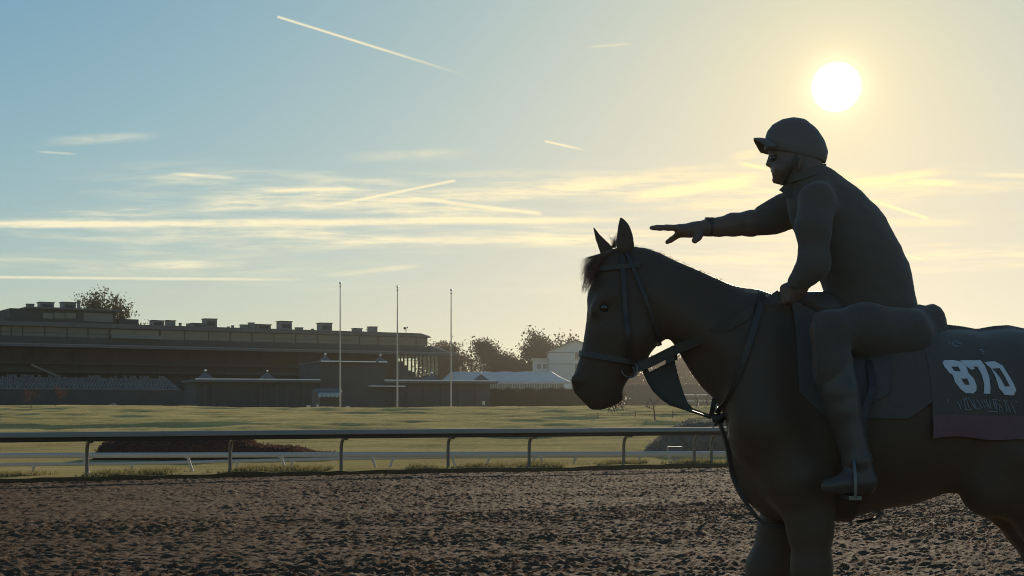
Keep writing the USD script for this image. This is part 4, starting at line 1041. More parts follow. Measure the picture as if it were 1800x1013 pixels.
    for i in range(2600):
        u = rng.random() * cu[-1]; x, y = np.interp(u, cu, crest[:, 0]), np.interp(u, cu, crest[:, 1]); a = wp(x, y + 3, rng.normal() * .008)
        L = rng.uniform(.08, .2); tt = np.linspace(0, 1, 7); up = rng.uniform(.001, .007)
        c = np.stack([a[0] + .25 * L * tt + rng.normal() * .012 * tt, a[1] + (.02 + .10 * tt) * tt * 1.3, a[2] + up * np.sin(np.pi * np.minimum(tt * 2.2, 1)) - L * tt ** 1.6], 1)
        st.append(c - hb0)
    curves("mane", st, .0018, .0008, M["hair"], t)
    st = []
    for i in range(150):                                        # wisps lifted off the crest
        if i < 70: x, y = rng.uniform(1318, 1358), 0; y = np.interp(x, crest[:, 0], crest[:, 1]); L = rng.uniform(8, 22); dx, dy = .92, -.30 + rng.normal() * .2
        else:
            x = rng.uniform(1112, 1330); y = np.interp(x, crest[:, 0], crest[:, 1]); L = rng.uniform(3, 9); dx, dy = .9, -.15 + rng.normal() * .3
        a = wp(x, y + 2, rng.normal() * .012); b = wp(x + L * dx, y + 2 + L * dy, rng.normal() * .02); tt = np.linspace(0, 1, 5)[:, None]
        c = a + (b - a) * tt; c[:, 2] += .006 * np.sin(np.pi * tt[:, 0]); st.append(c - hb0)
    for i in range(90):                                         # whiskers
        a = (rng.uniform(1066, 1098), 0); y = np.interp(a[0], [1059, 1069, 1078, 1093, 1098], [720, 716, 712, 706, 694]); L = rng.uniform(8, 24)
        st.append(strand((a[0], y), (a[0] + L * rng.uniform(-.1, .75), y + L * rng.uniform(.3, .8)), .003, 5, .001, rng.normal() * .03, rng.normal() * .04))
    curves("loose_hair", st, .0013, .0006, M["hair"], t)
    st = []
    for i in range(1500):
        a = np.array([2052, 672]); e = (2105 + rng.normal() * 22, 1040 + rng.uniform(-60, 130)); o = rng.normal() * .03
        p0, p1, p2 = wp(*a, o * .5), wp(2120, 760, o), wp(*e, o * 1.6 + rng.normal() * .02); tt = np.linspace(0, 1, 9)[:, None]
        st.append((1 - tt) ** 2 * p0 + 2 * tt * (1 - tt) * p1 + tt ** 2 * p2 - hb0)
    curves("tail", st, .003, .0012, M["tail_hair"], t)
horse()

def flank(X, Z):
    """How far the horse's side stands out from its midline at these places."""
    f = FL["f"]; X, Z = np.broadcast_arrays(np.asarray(X, float), np.asarray(Z, float))
    h = ndimage.map_coordinates(FL["half"], [(X.ravel() - f.lo[0]) / f.h, (Z.ravel() - f.lo[2]) / f.h], order=1, mode="nearest").reshape(X.shape)
    return np.maximum(h, HB.half(X, Z))
def on_body(px, py, side=1, lift=.006):
    """A point of the horse's flank that is seen at this pixel of the midline plane."""
    p = wp(px, py)
    return np.array([p[0], D - side * (float(flank([p[0]], [p[2]])[0]) + lift), p[2]])
def strap_loop(a, b, width, n=28, lift=.006, thick=.004):
    """A strap right round the head or body through the outline points a and b."""
    u = .5 - .5 * np.cos(np.linspace(0, np.pi, n)); pts = []
    for s in (1, -1):
        for v in (u if s == 1 else u[::-1]): pts.append(on_body(a[0] + (b[0] - a[0]) * v, a[1] + (b[1] - a[1]) * v, s, lift))
    pts = np.array(pts + [pts[0]]); pts[:, 0] = ndimage.gaussian_filter1d(pts[:, 0], .6, mode="wrap")
    d = wp(*b) - wp(*a); d /= np.linalg.norm(d); side = np.array([-d[2], 0, d[0]])
    ctr = (wp(*a) + wp(*b)) / 2; g = pts - ctr; pts = pts + g / np.linalg.norm(g, axis=1, keepdims=True) * lift
    return ribbon(pts, side, width, thick)
def strap_on(pts, width, side=1, lift=.008, thick=.004, n=18):
    P = resample(np.array(pts, float), 6.0); Q = np.array([on_body(x, y, side, lift) for x, y in P]); t = np.gradient(Q, axis=0); sd = np.cross(t, [0, 1, 0]); return ribbon(Q, sd, width, thick)
def bridle():
    o = wp(1080, 560); t = thing("bridle", "black leather bridle with a ring bit on the horse's head", "bridle", o)
    s_ = lambda m: shift(m, o)
    obj("noseband", s_(strap_loop((1021, 622), (1128, 642), .022)), M["leather"], t)
    obj("browband", s_(strap_loop((1045, 476), (1120, 470), .018)), M["leather"], t)
    for s in (1, -1):
        obj("cheekpiece", s_(strap_on([(1092, 440), (1092, 480), (1096, 560), (1104, 640)], .016, s, .010)), M["leather"], t)
        r = trimesh.creation.torus(.030, .004, 24, 8); r.apply_transform(trimesh.transformations.rotation_matrix(np.pi / 2, [1, 0, 0])); r.apply_translation(on_body(1104, 650, s, .012)); obj("bit_ring", s_(r), M["steel"], t, smooth=True)
    obj("crownpiece", s_(ribbon([on_body(1092, 445, 1, .010), wp(1092, 431), on_body(1092, 445, -1, .010)], [1, 0, 0], .022, .005)), M["leather"], t)
    obj("throatlatch", s_(strap_loop((1100, 450), (1158, 604), .012, lift=.008)), M["leather"], t)
    # reins: across the gap below the throat, along the neck and up to the hands
    for s in (1, -1):
        a = on_body(1104, 650, s, .014); pts = [a, wp(1132, 643, s * .05), wp(1190, 613, s * .07), on_body(1215, 604, s, .010), on_body(1260, 582, s, .010), on_body(1310, 553, s, .010), on_body(1345, 533, s, .008), wp(1376, 514, s * .13 if s > 0 else -.04)]
        P = resample(np.array(pts), .02); P = ndimage.gaussian_filter1d(P, 1.5, axis=0, mode="nearest"); tt = np.gradient(P, axis=0)
        obj("rein", s_(ribbon(P, np.cross(tt, [0, 1, 0]), .036 if s > 0 else .02, .004)), M["leather"], t)
    obj("rein_stop", s_(ribbon([wp(1170, 633, .052), wp(1186, 626, .058)], [0, 0, 1], .03, .008)), M["leather"], t)
bridle()
def martingale():
    o = wp(1200, 690); t = thing("bib_martingale", "dark cloth bib martingale stretched between the rein and the chest strap", "martingale", o)
    s_ = lambda m: shift(m, o)
    bib = [(1129.6, 648), (1136, 643), (1141.5, 654), (1156, 647), (1172, 639), (1173, 634), (1187, 631), (1190, 645), (1195, 665), (1203, 690), (1210.6, 708), (1220, 718), (1236, 724), (1250, 729), (1250, 735), (1236, 730), (1218.5, 724), (1199, 717), (1179, 711), (1163, 700), (1149, 686), (1139.5, 670.6)]
    x0 = wp(1130, 640)[0]
    obj("bib", s_(flat_piece(bib, .02, .006, lambda x, z: .03 * np.sin((x - x0) * 9))), M["bib"], t, smooth=40)
    for y in ((1130, 648, 1141, 654),):
        obj("bib_binding", s_(tube([wp(1129.6, 649, .024), wp(1139.5, 671, .026), wp(1149, 686.5, .028), wp(1163, 700.5, .03), wp(1179, 711.5, .03), wp(1199, 717.5, .028), wp(1218, 724, .026), wp(1250, 735, .022)], .0045, 8)), M["leather"], t, smooth=50)
    obj("hanger", s_(ribbon([wp(1186, 633, .03), wp(1186, 618, .05)], [1, 0, 0], .02, .004)), M["leather"], t)
    obj("hanger", s_(ribbon([wp(1133, 650, .03), wp(1135, 640, .05)], [1, 0, 0], .012, .004)), M["leather"], t)
    obj("fork_strap", s_(ribbon([wp(1256, 700, .05), wp(1253, 716, .045), wp(1250, 731, .035)], [1, 0, .1], .018, .005)), M["leather"], t)
    obj("neck_strap", s_(strap_loop((1330, 522), (1262, 722), .022, lift=.009)), M["leather"], t)
    k = trimesh.creation.icosphere(3, .021); k.apply_scale([1.15, .8, .95]); k.apply_translation(wp(1263, 737, .01)); obj("knot", s_(k), M["leather"], t, smooth=True)
    obj("knot_strap", s_(ribbon([wp(1248, 729, .03), wp(1262, 736, .03), wp(1274, 727, .03)], [0, 0, 1], .02, .008)), M["leather"], t)
    obj("knot_strap", s_(ribbon([wp(1256, 750, .03), wp(1262, 738, .034), wp(1270, 728, .03)], [1, 0, .5], .016, .008)), M["leather"], t)
    P = np.array([wp(1264, 740, .02), wp(1270, 758, .02), wp(1278, 782, .015), wp(1281, 806, .01), wp(1286, 835, .0), wp(1299, 866, 0), wp(1314, 888, 0), wp(1330, 911, 0), wp(1345, 924, 0), wp(1375, 924, 0), wp(1440, 926, 0)])
    P = resample(P, .02); P = ndimage.gaussian_filter1d(P, 1.2, axis=0, mode="nearest"); obj("chest_strap", s_(ribbon(P, [0, 1, 0], .03, .013)), M["leather"], t)
martingale()
def cloth_grid(x0, x1, top, hem, lift, nx=70, nv=61, slack=.35):
    """A sheet over the horse's back between two pixel columns; hem(u) is its lower edge in pixels; below the widest line it hangs free."""
    R = []
    for u in np.linspace(0, 1, nx):
        px = x0 + (x1 - x0) * u; X = wp(px, 700)[0]; zt = wp(px, top(px))[2]; zh = wp(px, hem(px))[2]; row = []
        zs = np.linspace(zt - .002, zh, 200); hw = flank(np.full(200, X), zs); hw = np.maximum.accumulate(hw * (1 - 0)) * slack + hw * (1 - slack)
        for v in np.linspace(-1, 1, nv):
            s = abs(v); z = zt + (zh - zt) * (s * s * .75 + .25 * s) if s < 1 else zh
            y = float(np.interp(-z, -zs, hw)) + lift if s > .0 else 0
            y = y * min(1, s * 6) ** .5
            row.append([X, D + v / max(s, 1e-6) * y * (1 if s > 0 else 0), z + lift * (1 - s)])
        R.append(row)
    R = np.array(R)
    w = (meshkit.fbm(R * [9, 5, 5], 3, 5) - .5) * .014
    R[..., 1] += w * np.sign(R[..., 1] - D) * np.minimum(np.abs(R[..., 1] - D) * 8, 1)
    return R
def shell(R, thick=.004):
    a = grid_mesh(R)
    n = a.vertex_normals
    if (n[:, 1] * (a.vertices[:, 1] - D)).sum() < 0: a.invert(); n = a.vertex_normals      # outwards
    h, w = R.shape[:2]; i = np.arange(h * w).reshape(h, w); E = np.concatenate([i[0, :], i[1:, -1], i[-1, -2::-1], i[-2:0:-1, 0]]); E2 = np.roll(E, -1); N = h * w
    m = trimesh.Trimesh(np.vstack([a.vertices, a.vertices - n * thick]), np.vstack([a.faces, a.faces[:, ::-1] + N, np.column_stack([E, E2, E2 + N]), np.column_stack([E, E2 + N, E + N])]), process=False); return m
SHEET_TOP = lambda px: np.interp(px, [1600, 1640, 1662, 1689, 1717, 1744, 1772, 1800, 1860, 1930, 1980], [584, 579, 576, 579, 584, 579, 577, 583, 592, 611, 636])
def quarter_sheet():
    o = wp(1720, 700); t = thing("quarter_sheet", "dark exercise sheet over the horse's hindquarters printed with the number 870", "horse blanket", o)
    s_ = lambda m: shift(m, o)
    R = cloth_grid(1600, 1975, SHEET_TOP, lambda px: np.interp(px, [1600, 1800, 1975], [736, 738, 760]), .012)
    obj("sheet", s_(shell(R)), M["sheet"], t, smooth=40)
    # the maroon lower border on each side
    for s in (1, -1):
        B = []
        for u in np.linspace(0, 1, 60):
            px = 1600 + 375 * u; X = wp(px, 700)[0]; row = []
            for v in np.linspace(0, 1, 8):
                z0, z1 = wp(px, np.interp(px, [1600, 1800, 1975], [729, 731, 753]))[2], wp(px, np.interp(px, [1600, 1700, 1740, 1800, 1975], [766, 768, 770, 777, 800]) + 2.5 * math.sin(px / 19))[2]
                z = z0 + (z1 - z0) * v; ztop = wp(px, SHEET_TOP(px))[2]; zs = np.linspace(ztop - .002, z1, 120); hw = flank(np.full(120, X), zs); hw = np.maximum.accumulate(hw) * .35 + hw * .65
                row.append([X, D - s * (float(np.interp(-z, -zs, hw)) + .0195 + .006 * math.sin(px / 14) * v), z])
            B.append(row)
        B = np.array(B); B = B if s == 1 else B[::-1]
        obj("border", s_(shell(B, .003)), M["maroon"], t, smooth=40)
    # print: outlines traced on the cloth, laid on its surface
    C7 = lambda P: [(1600 + x / 4.22, 540 + y / 4.22) for x, y in P]
    eight = (C7([(258, 410), (275, 392), (345, 390), (400, 402), (435, 440), (445, 490), (480, 530), (493, 580), (488, 620), (462, 640), (405, 638), (370, 610), (335, 560), (320, 500), (300, 490), (268, 442)]),
             [C7([(318, 440), (375, 440), (388, 478), (335, 472)]), C7([(380, 530), (430, 530), (442, 577), (405, 577)])])
    seven = (C7([(398, 392), (555, 390), (580, 430), (600, 520), (598, 600), (590, 645), (545, 643), (555, 570), (545, 500), (522, 440), (490, 438), (497, 458), (470, 462), (440, 440), (420, 420)]), [])
    zero = (C7([(583, 405), (660, 398), (715, 430), (745, 500), (775, 570), (788, 615), (768, 655), (705, 652), (665, 600), (650, 520), (625, 450), (600, 430)]), [C7([(630, 455), (690, 450), (722, 520), (746, 588), (710, 590), (690, 540), (660, 490)])])
    yk = D - np.abs(R[:, :31, 1] - D)
    from scipy.interpolate import LinearNDInterpolator
    near = R[:, :28].reshape(-1, 3); yi = LinearNDInterpolator(near[:, [0, 2]], near[:, 1])
    depth = D - .26
    pq = lambda x, y: at(x, y, depth)
    def printed(outer, holes, lift=.004, sub=3):
        P = Polygon([tuple(pq(*c)[[0, 2]]) for c in outer], [[tuple(pq(*c)[[0, 2]]) for c in h] for h in holes]).buffer(0)
        v, fc = trimesh.creation.triangulate_polygon(P, engine="earcut"); m = trimesh.Trimesh(np.column_stack([v[:, 0], 0 * v[:, 0], v[:, 1]]), fc, process=True)
        vv, ff = trimesh.remesh.subdivide_to_size(m.vertices, m.faces, .012); m = trimesh.Trimesh(vv, ff, process=True)
        y = yi(m.vertices[:, [0, 2]]); y = np.where(np.isnan(y), D - .25, y)
        n = len(m.vertices); a = m.vertices.copy(); a[:, 1] = y - lift; b = a.copy(); b[:, 1] = y - .0008
        E = m.edges[trimesh.grouping.group_rows(m.edges_sorted, require_count=1)]
        r = trimesh.Trimesh(np.vstack([a, b]), np.vstack([m.faces, m.faces[:, ::-1] + n, np.column_stack([E[:, 0], E[:, 1], E[:, 1] + n]), np.column_stack([E[:, 0], E[:, 1] + n, E[:, 0] + n])]), process=False); r.fix_normals(); return r
    for nm, (ou, ho) in (("number_eight", eight), ("number_seven", seven), ("number_zero", zero)):
        obj(nm, s_(printed(ou, ho)), M["number"], t)
    # the line of worn outlined capitals under the number, and the faint emblem above it
    def strokes(lines, w): return [LineString([pq(*a)[[0, 2]] for a in l]).buffer(w, cap_style=2) for l in lines]
    Z1 = lambda L: [[(1650 + x / 12, 690 + y / 12) for x, y in l] for l in L]
    word = Z1([[(370, 190), (430, 350)], [(440, 170), (450, 290)], [(495, 105), (540, 360)], [(495, 200), (560, 110), (600, 330)], [(595, 100), (745, 350)], [(690, 150), (765, 335)], [(520, 365), (600, 365), (660, 350)],
               [(775, 150), (830, 230), (890, 330)], [(765, 350), (860, 350)], [(870, 150), (960, 330)], [(930, 160), (1040, 340)], [(990, 145), (1000, 200), (1060, 330)], [(1060, 150), (1090, 340)], [(1140, 150), (1180, 350)],
               [(1130, 150), (1230, 160)], [(1190, 180), (1220, 370)], [(1270, 160), (1310, 165)], [(1250, 250), (1350, 350)], [(1270, 300), (1280, 400)], [(1320, 360), (1330, 420)], [(1030, 395), (1240, 405)], [(1360, 175), (1460, 185)],
               [(1400, 190), (1430, 410)], [(1450, 260), (1500, 420)], [(1530, 185), (1560, 190)], [(1600, 180), (1650, 210)], [(1520, 230), (1600, 440)], [(150, 140), (160, 220)]])
    emb = [[(1660 + x / 12.857, 580 + y / 12.857) for x, y in l] for l in ([(280, 230), (330, 300)], [(450, 210), (480, 250), (590, 300)], [(370, 270), (400, 260)], [(360, 330), (440, 350), (480, 320)], [(390, 270), (375, 320)], [(480, 345), (520, 360)], [(960, 430), (1050, 420)], [(1000, 470), (1070, 470)], [(1000, 515), (1050, 520)])]
    for nm, L, w in (("lettering", word, .0016), ("emblem", emb, .0022)):
        u = unary_union(strokes(L, w)); ms = []
        for gpoly in getattr(u, "geoms", [u]):
            q = lambda ring: [((x / depth) * F + 900, HZ - (z - CAMZ) / depth * F) for x, z in ring.coords[:-1]]
            ms.append(printed(q(gpoly.exterior), [q(r) for r in gpoly.interiors], .003))
        obj(nm, s_(cat(ms)), M["print"], t, kind="stuff")
quarter_sheet()
def saddle():
    o = wp(1500, 600); t = thing("saddle", "dark exercise saddle with girth under the rider", "saddle", o)
    s_ = lambda m: shift(m, o)
    pad = cloth_grid(1385, 1625, lambda px: np.interp(px, [1385, 1430, 1480, 1550, 1625], [523, 534, 550, 568, 578]), lambda px: np.interp(px, [1385, 1430, 1560, 1625], [690, 735, 735, 690]), .010, 40, 45)
    obj("saddle_pad", s_(shell(pad)), M["sheet"], t, smooth=40)
    pl = Plate([(1392, 532), (1406, 513), (1440, 512), (1464, 514), (1490, 540), (1530, 566), (1580, 566), (1610, 556), (1624, 556), (1622, 580), (1590, 600), (1500, 596), (1430, 570), (1405, 548)], 1.9, res=.004)
    obj("seat", s_(pl.mesh(.008)), M["saddle"], t, smooth=True)
    for s in (1, -1):
        fl = []
        for u in np.linspace(0, 1, 16):
            row = []
            for v in np.linspace(0, 1, 16):
                px = 1425 + (1545 - 1425) * u + (10 - 25 * u) * v; py = 560 + 30 * u + (150 - 20 * (2 * u - 1) ** 2 - 30 * u) * v
                row.append(on_body(px, py, s, .022))
            fl.append(row)
        fl = np.array(fl); fl = fl if s == 1 else fl[::-1]
        obj("flap", s_(shell(fl, .006)), M["saddle"], t, smooth=40)
    obj("girth", s_(strap_loop((1478, 600), (1470, 912), .09, 40, .005, .006)), M["leather"], t)
    # loose end of the girth strap hanging below the belly
    P = resample(np.array([wp(1534, 896, .03), wp(1545, 897, .03), wp(1547, 903, .03), wp(1541, 911, .03), wp(1532, 914, .03)]), .006); P = ndimage.gaussian_filter1d(P, 1.2, axis=0, mode="nearest")
    obj("girth_strap", s_(ribbon(P, [0, 1, 0], .02, .011)), M["leather"], t)
    obj("girth_buckle", s_(ribbon([wp(1536, 913, .03), wp(1522, 916, .03), wp(1506, 918, .03)], [0, 1, .35], .018, .006)), M["steel"], t)
    for s in (1, -1):
        P = resample(np.array([on_body(1500, 585, s, .03), on_body(1500, 680, s, .05), wp(1500, 780, s * .36), wp(1498, 826, s * .36)]), .03); obj("stirrup_leather", s_(ribbon(P, [1, 0, 0], .026, .004)), M["leather"], t)
        c = wp(1496, 846, s * .36); arch = [[c[0], c[1] + .065 * math.cos(a), c[2] - .02 + .115 * math.sin(a)] for a in np.linspace(-.3, np.pi + .3, 18)]
        ir = obj("stirrup_iron", s_(tube(arch, .006, 8)), M["steel"], t, smooth=50); obj("tread", s_(box(c[0] - .022, c[0] + .022, c[1] - .062, c[1] + .062, c[2] - .062, c[2] - .048)), M["steel"], ir)
saddle()

# ------------------------------------------------------------------ the rider
TORSO = [(1392, 330), (1412, 312), (1434, 297), (1446, 291.5), (1456, 296), (1482, 314), (1517, 342), (1535, 358), (1553, 381), (1571, 413), (1585, 442), (1597, 463), (1601, 491), (1606, 513), (1611, 532), (1612, 566), (1590, 610), (1530, 618),
         (1480, 590), (1458, 545), (1452, 515), (1447, 500), (1432, 470), (1416, 450), (1405, 430), (1396, 405), (1386, 378), (1383, 348)]
HEAD = [(1352, 250), (1351, 262), (1352.5, 268), (1352, 274), (1350.5, 280), (1348.5, 286), (1347.4, 289.8), (1349.5, 293), (1355.5, 294.8), (1355.8, 299), (1357, 301.5), (1360, 304.5), (1358.8, 308), (1361.5, 311.5), (1360.5, 315), (1359.5, 318.5), (1361.5, 322),
        (1369, 324.5), (1378, 326), (1386, 332), (1394, 345), (1402, 360), (1440, 350), (1452, 318), (1447, 296), (1445, 286), (1449, 270), (1442, 245), (1420, 225), (1390, 222), (1365, 232)]
SEAT = [(1596, 540), (1611, 534), (1622, 537), (1639, 533.5), (1653, 541), (1658, 552), (1662.5, 566), (1662, 590), (1648, 622), (1610, 645), (1560, 640), (1545, 600), (1560, 560)]
def rider():
    o = wp(1520, 600); t = thing("person", "rider in dark shirt and peaked helmet, leaning forward and pointing ahead with one arm", "person", o)
    s_ = lambda m: shift(m, o)
    pt, ph, ps = Plate(TORSO, .98, res=.005, kpts=[(1420, 350, 1.0), (1500, 430, 1.0), (1560, 560, .85)]), Plate(HEAD, .72, res=.0035, smooth=.5, kpts=[(1370, 290, .70), (1410, 270, .74), (1425, 335, .70)], ksig=.05), Plate(SEAT, 1.35, res=.005)
    J = lambda *j: [(wp(x, y, of), r) for x, y, of, r in j]
    arm_f = J((1418, 364, -.15, .064), (1383, 372, -.18, .0565), (1355, 384, -.18, .050), (1321, 392.8, -.17, .0475))
    fore_f = J((1321, 392.8, -.17, .047), (1288, 395.2, -.16, .0415), (1264, 399.3, -.15, .0335), (1243, 400.8, -.14, .0295))
    arm_n = J((1436, 352, .14, .068), (1429, 400, .185, .055), (1431, 462, .19, .0475))
    fore_n = J((1431, 462, .19, .044), (1415, 484, .175, .039), (1403, 505, .15, .034))
    leg = lambda s: (J((1590, 592, s * .11, .105), (1520, 580, s * .20, .088), (1458, 582, s * .29, .072)), J((1455, 584, s * .295, .068), (1462, 640, s * .32, .066), (1482, 720, s * .335, .056), (1506, 806, s * .35, .044)), J((1508, 815, s * .35, .045), (1520, 846, s * .355, .038)), J((1522, 846, s * .355, .034), (1490, 850, s * .36, .036), (1456, 855, s * .365, .026)))
    def hand_f(f):
        H = lambda x, y, d: wp(x, y, -.14 + d)
        f.cone(H(1243, 400.8, 0), .027, H(1222, 402, 0), .024, .02, 1.15)
        for d, yy in ((.026, 404), (.008, 403.5), (-.010, 404.5), (-.028, 407)):
            f.cone(H(1224, 403.5, d * .5), .021, H(1196, yy, d), .0175, .018)
        f.cone(H(1214, 409, .01), .016, H(1198, 410, -.02), .013, .02)
        fing = [[(1196, 400.5, .028, .0115), (1177, 400.2, .030, .0100), (1161, 400.5, .028, .0092), (1147.5, 401.5, .026, .0080)],
                [(1195, 400.0, .009, .0115), (1172, 400.0, .009, .0102), (1155, 400.3, .008, .0094), (1145, 400.8, .007, .0082)],
                [(1196, 402.0, -.010, .0112), (1175, 401.0, -.011, .0100), (1160, 401.3, -.012, .0092), (1149, 401.6, -.012, .0080)],
                [(1199, 409.5, -.030, .0122), (1188, 416.0, -.034, .0106), (1180, 421.5, -.036, .0098), (1173, 425.8, -.036, .0088)],
                [(1232, 409.0, .024, .0165), (1227, 417.0, .034, .0140), (1221.5, 422.8, .040, .0125)]]
        for c in fing: f.chain([(H(x, y, d), r) for x, y, d, r in c], .008)
    def fist(f, s, x, y, of):
        H = lambda dx, dy, d: wp(x + dx, y + dy, of + d)
        f.cone(H(12, -4, 0), .032, H(-4, 4, 0), .032, .02, .85)
        for i in range(4):
            yy = -10 + 8.0 * i; f.chain([(H(-6, yy * .8, s * .022), .0105), (H(-15, yy, s * .006), .0102), (H(-12, yy + 1, -s * .022), .0095)], .006)
        f.chain([(H(4, -12, s * .01), .0115), (H(-6, -15, s * .0), .0105), (H(-14, -13, -s * .01), .0095)], .008)
    lo, hi = [wp(1130, 700)[0], D - .46, wp(0, 935)[2]], [wp(1680, 700)[0], D + .48, wp(0, 200)[2]]
    f = Field(lo, hi, .0048)
    f.plate(ph, 1e-4)
    for s in (1, -1):                                            # eyes, brow, cheek, ear
        f.ball(wp(1357.5, 277.5, s * .031), .0125, .012, op="cut"); f.cone(wp(1354.5, 271, s * .018), .007, wp(1361, 272, s * .045), .006, .012)
        f.ball(wp(1372, 296, s * .045), .020, .03); f.ball(wp(1354.2, 291.2, s * .011), .0065, .006)
        f.ball(wp(1371, 300, s * .025), .02, .03)
        f.cone(wp(1408, 281, s * .078), .010, wp(1404, 297, s * .074), .007, .012)
    f.cone(wp(1355, 275), .0075, wp(1350.2, 288.8), .0085, .006)                        # nose
    f.cone(wp(1358.2, 301.3, -.016), .0062, wp(1358.2, 301.3, .016), .0062, .005); f.cone(wp(1360.4, 308.6, -.013), .0062, wp(1360.4, 308.6, .013), .0062, .005)    # lips
    f.ball(wp(1363.2, 316.2), .0125, .008)                                               # chin
    f.cone(wp(1355.5, 305.0, -.03), .0022, wp(1355.5, 305.0, .03), .0022, .003, op="cut"); f.cone(wp(1355.5, 312.2, -.012), .003, wp(1355.5, 312.2, .012), .003, .006, op="cut")
    f.cone(wp(1425, 340), .052, wp(1415, 305), .050, .03)
    keep = f.S.copy(); f.S[:] = 1.0                               # clothed parts stay a little inside the clothes
    f.plate(pt, 1e-4); f.plate(ps, .04); f.chain(arm_f[:3], .04)
    for s in (1, -1):
        for ch in leg(s): f.chain(ch, .03)
    f.chain(arm_n, .04); inner = f.S + .010; f.S = np.minimum(keep, inner)
    f.chain([(arm_f[2][0], .040), arm_f[3]], .02); f.chain(fore_f, .02); hand_f(f)
    f.chain(fore_n, .02); fist(f, 1, 1391, 517, .13)
    # the other hand's side of the reins is the pointing arm; the body is one surface
    obj("body", s_(f.mesh(1)), M["skin"], t, smooth=True)
    for s in (1, -1):
        e = trimesh.creation.icosphere(2, .0115); e.apply_translation(wp(1359.5, 277.8, s * .029)); obj("eye", s_(e), M["eye"], t, smooth=True)
    # shirt: trunk, collar, sleeves to the elbow on the pointing arm, to the wrist on the other
    f = Field([wp(1300, 0)[0], D - .32, wp(0, 640)[2]], [wp(1640, 0)[0], D + .32, wp(0, 270)[2]], .0065)
    f.plate(pt, 1e-4)
    f.chain([(p, r + .004) for p, r in arm_f[:3]] + [(wp(1326, 392, -.172), .0495)], .045)
    f.chain([(p, r + .002) for p, r in arm_n] + [(wp(1428, 468, .188), .046)], .045)
    f.chain([(p, r + .003) for p, r in fore_n[:2]] + [(wp(1404, 494, .16), .040)], .02)
    f.cone(wp(1422, 330), .066, wp(1414, 318), .062, .02)
    X, Y, Z = np.meshgrid(*f.ax, indexing="ij"); f.S += ((meshkit.fbm(np.stack([X, Y, Z], -1) * [11, 11, 17], 3, 6) - .5) * .013).astype(np.float32)
    cut = wp(1326, 392, -.17); f.blend((slice(None),) * 3, (X - cut[0] - .004).astype(np.float32), .004, "cut")   # sleeve end
    obj("shirt", s_(f.mesh(1)), M["shirt"], t, smooth=True)
    # collar: a turned ring, pointed in front
    cr = []
    for u in np.linspace(0, 2 * np.pi, 37):
        fr = .5 + .5 * math.cos(u); row = []
        for v, (lift, wid) in enumerate(((0, 0), (.5, .006), (1, .001))):
            px = 1415 - 37 * math.cos(u) + (8 - 0) * 0 ; py = 316 + 11 * math.cos(u) - lift * (12 + 4 * (1 - fr)); row.append(wp(px - 0 * lift, py, 0) + np.array([0, math.sin(u) * (.072 - .004 * lift), 0]))
        cr.append(row)
    obj("collar", s_(shell(np.array(cr), .005)), M["shirt"], t, smooth=50)
    obj("collar_point", s_(flat_piece([(1369.5, 334), (1378, 325.5), (1392, 322), (1396, 340), (1384, 349), (1379, 341)], .03, .008)), M["shirt"], t)
    # breeches
    f = Field([wp(1400, 0)[0], D - .44, wp(0, 760)[2]], [wp(1680, 0)[0], D + .44, wp(0, 515)[2]], .0075)
    f.plate(ps, 1e-4)
    for s in (1, -1):
        a, b, c, d = leg(s); f.chain(a, .05); f.chain([(p, r + .001) for p, r in b[:2]] + [(wp(1468, 665, s * .326), .064)], .03)
    X, Y, Z = np.meshgrid(*f.ax, indexing="ij"); f.S += ((meshkit.fbm(np.stack([X, Y, Z], -1) * [14, 14, 20], 3, 16) - .5) * .010).astype(np.float32)
    obj("breeches", s_(f.mesh(1)), M["breeches"], t, smooth=True)
    for s in (1, -1):
        f = Field([wp(1400, 0)[0], D - s * .34 - .13, wp(0, 905)[2]], [wp(1570, 0)[0], D - s * .34 + .13, wp(0, 610)[2]], .006)
        a, b, c, d = leg(s); f.chain([(wp(1466, 648, s * .322), .070), (wp(1476, 690, s * .330), .066)] + [(p, r + .004) for p, r in b[2:]], .02); f.chain(c, .03); f.chain(d, .03)
        f.cone(wp(1524, 858, s * .355), .022, wp(1524, 862, s * .355), .022, .01); f.S = np.maximum(f.S, (wp(0, 868, s * .36)[2] - f.ax[2])[None, None, :].astype(np.float32))
        bt = obj("boot", s_(f.mesh(1)), M["boot"], t, smooth=True)
    # helmet with peak
    HEL = [(1344.5, 246), (1348, 232), (1358, 219.5), (1375, 210), (1395, 206), (1415, 210), (1435.5, 227), (1449, 247), (1455.5, 267), (1453, 281), (1446, 300), (1425, 312), (1395, 308), (1365, 292), (1350, 278), (1343, 262)]
    pl = Plate(HEL, .86, res=.0035, smooth=.7); f = Field([pl.x0 + .06, D - .16, pl.z0 + .06], [pl.x1 - .06, D + .16, pl.z1 - .06], .0045); f.plate(pl, 1e-5)
    a, b = wp(1343, 264), wp(1447, 287); nv = np.array([-(b - a)[2], (b - a)[0]]); nv /= np.linalg.norm(nv); X, Y, Z = np.meshgrid(*f.ax, indexing="ij")
    f.S = np.maximum(f.S, (-((X - a[0]) * nv[0] + (Z - a[2]) * nv[1])).astype(np.float32)); hm = f.mesh(1)
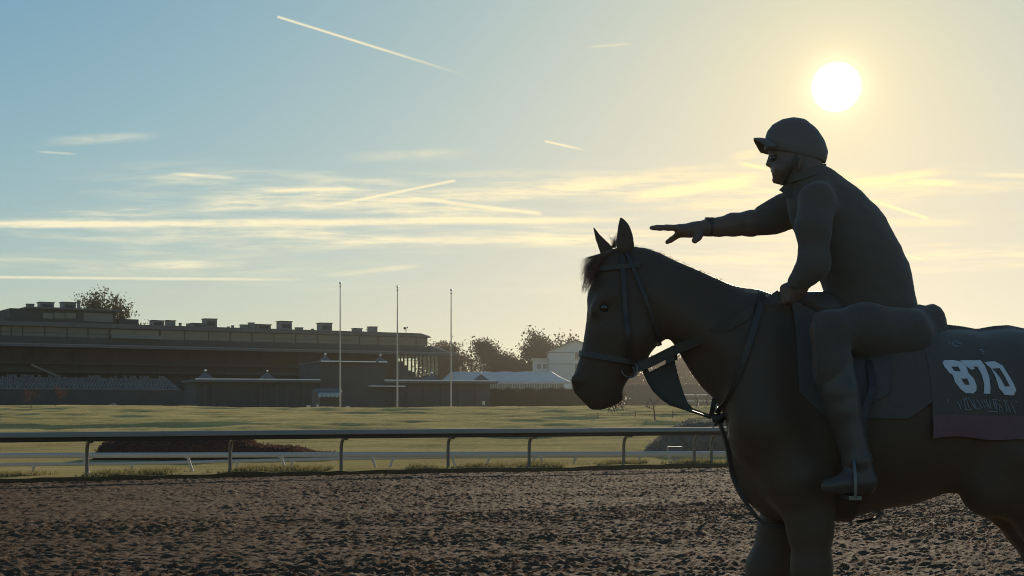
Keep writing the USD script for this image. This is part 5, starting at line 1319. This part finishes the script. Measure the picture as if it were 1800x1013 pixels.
    hb = obj("helmet", s_(hm), M["helmet"], t, smooth=True)
    R = []
    for v in np.linspace(-1, 1, 21):
        row = []
        for u in np.linspace(0, 1, 7):
            ax_, ay = 1324.8 + 17 * v * v, 243 + 20 * v * v; bx, by = 1350 + 8 * v * v, 246.5 + 18 * v * v
            p = wp(ax_ + (bx - ax_) * u, ay + (by - ay) * u - 2.0 * math.sin(np.pi * u) * (1 - v * v), 0); p[1] += v * (.066 + .018 * u); row.append(p)
        R.append(row)
    obj("peak", s_(shell(np.array(R), .006)), M["helmet"], hb, smooth=50)
    cs = [wp(1400, 272, s * q) for s, q in ()]
    P = np.array([wp(1400, 270, .085), wp(1393, 295, .080), wp(1380, 318, .055), wp(1374, 326.5, .0), wp(1380, 318, -.055), wp(1393, 295, -.080), wp(1400, 270, -.085)]); P = resample(P, .01); P = ndimage.gaussian_filter1d(P, 1.0, axis=0, mode="nearest")
    obj("chin_strap", s_(ribbon(P, [1, 0, .3], .014, .003)), M["leather"], hb)
    c = wp(1247, 400.5, -.14); w = trimesh.creation.annulus(.0305, .034, .022, sections=28); w.apply_transform(trimesh.transformations.rotation_matrix(np.pi / 2, [0, 1, 0])); w.apply_translation(c)
    wt = obj("watch", s_(w), M["leather"], t, smooth=40)
    k = box(c[0] - .017, c[0] + .017, c[1] - .017, c[1] + .017, c[2] + .030, c[2] + .038); obj("watch_face", s_(k), M["boot"], wt)
    k = trimesh.creation.cylinder(.003, .010); k.apply_translation(wp(1223.5, 389.5, -.14)); 
rider()

# ------------------------------------------------------------------ the misty morning air
def haze():
    g = G(); v = g.add("principled_volume", "volume", color=HAZE_C, density=HAZE_D, anisotropy=HAZE_G)
    m = g.build("/World/Looks/haze_look", volume=v)
    p = obj("haze", box(-1250, 1250, -120, 1250, -3.0, HAZE_TOP), m, kind="stuff")
    tag(p, "thin golden morning mist lying over the racecourse", "haze")
HAZE_D, HAZE_G, HAZE_C, HAZE_TOP = 0.00006, 0.80, (.95, .93, .88), 36.0
haze()
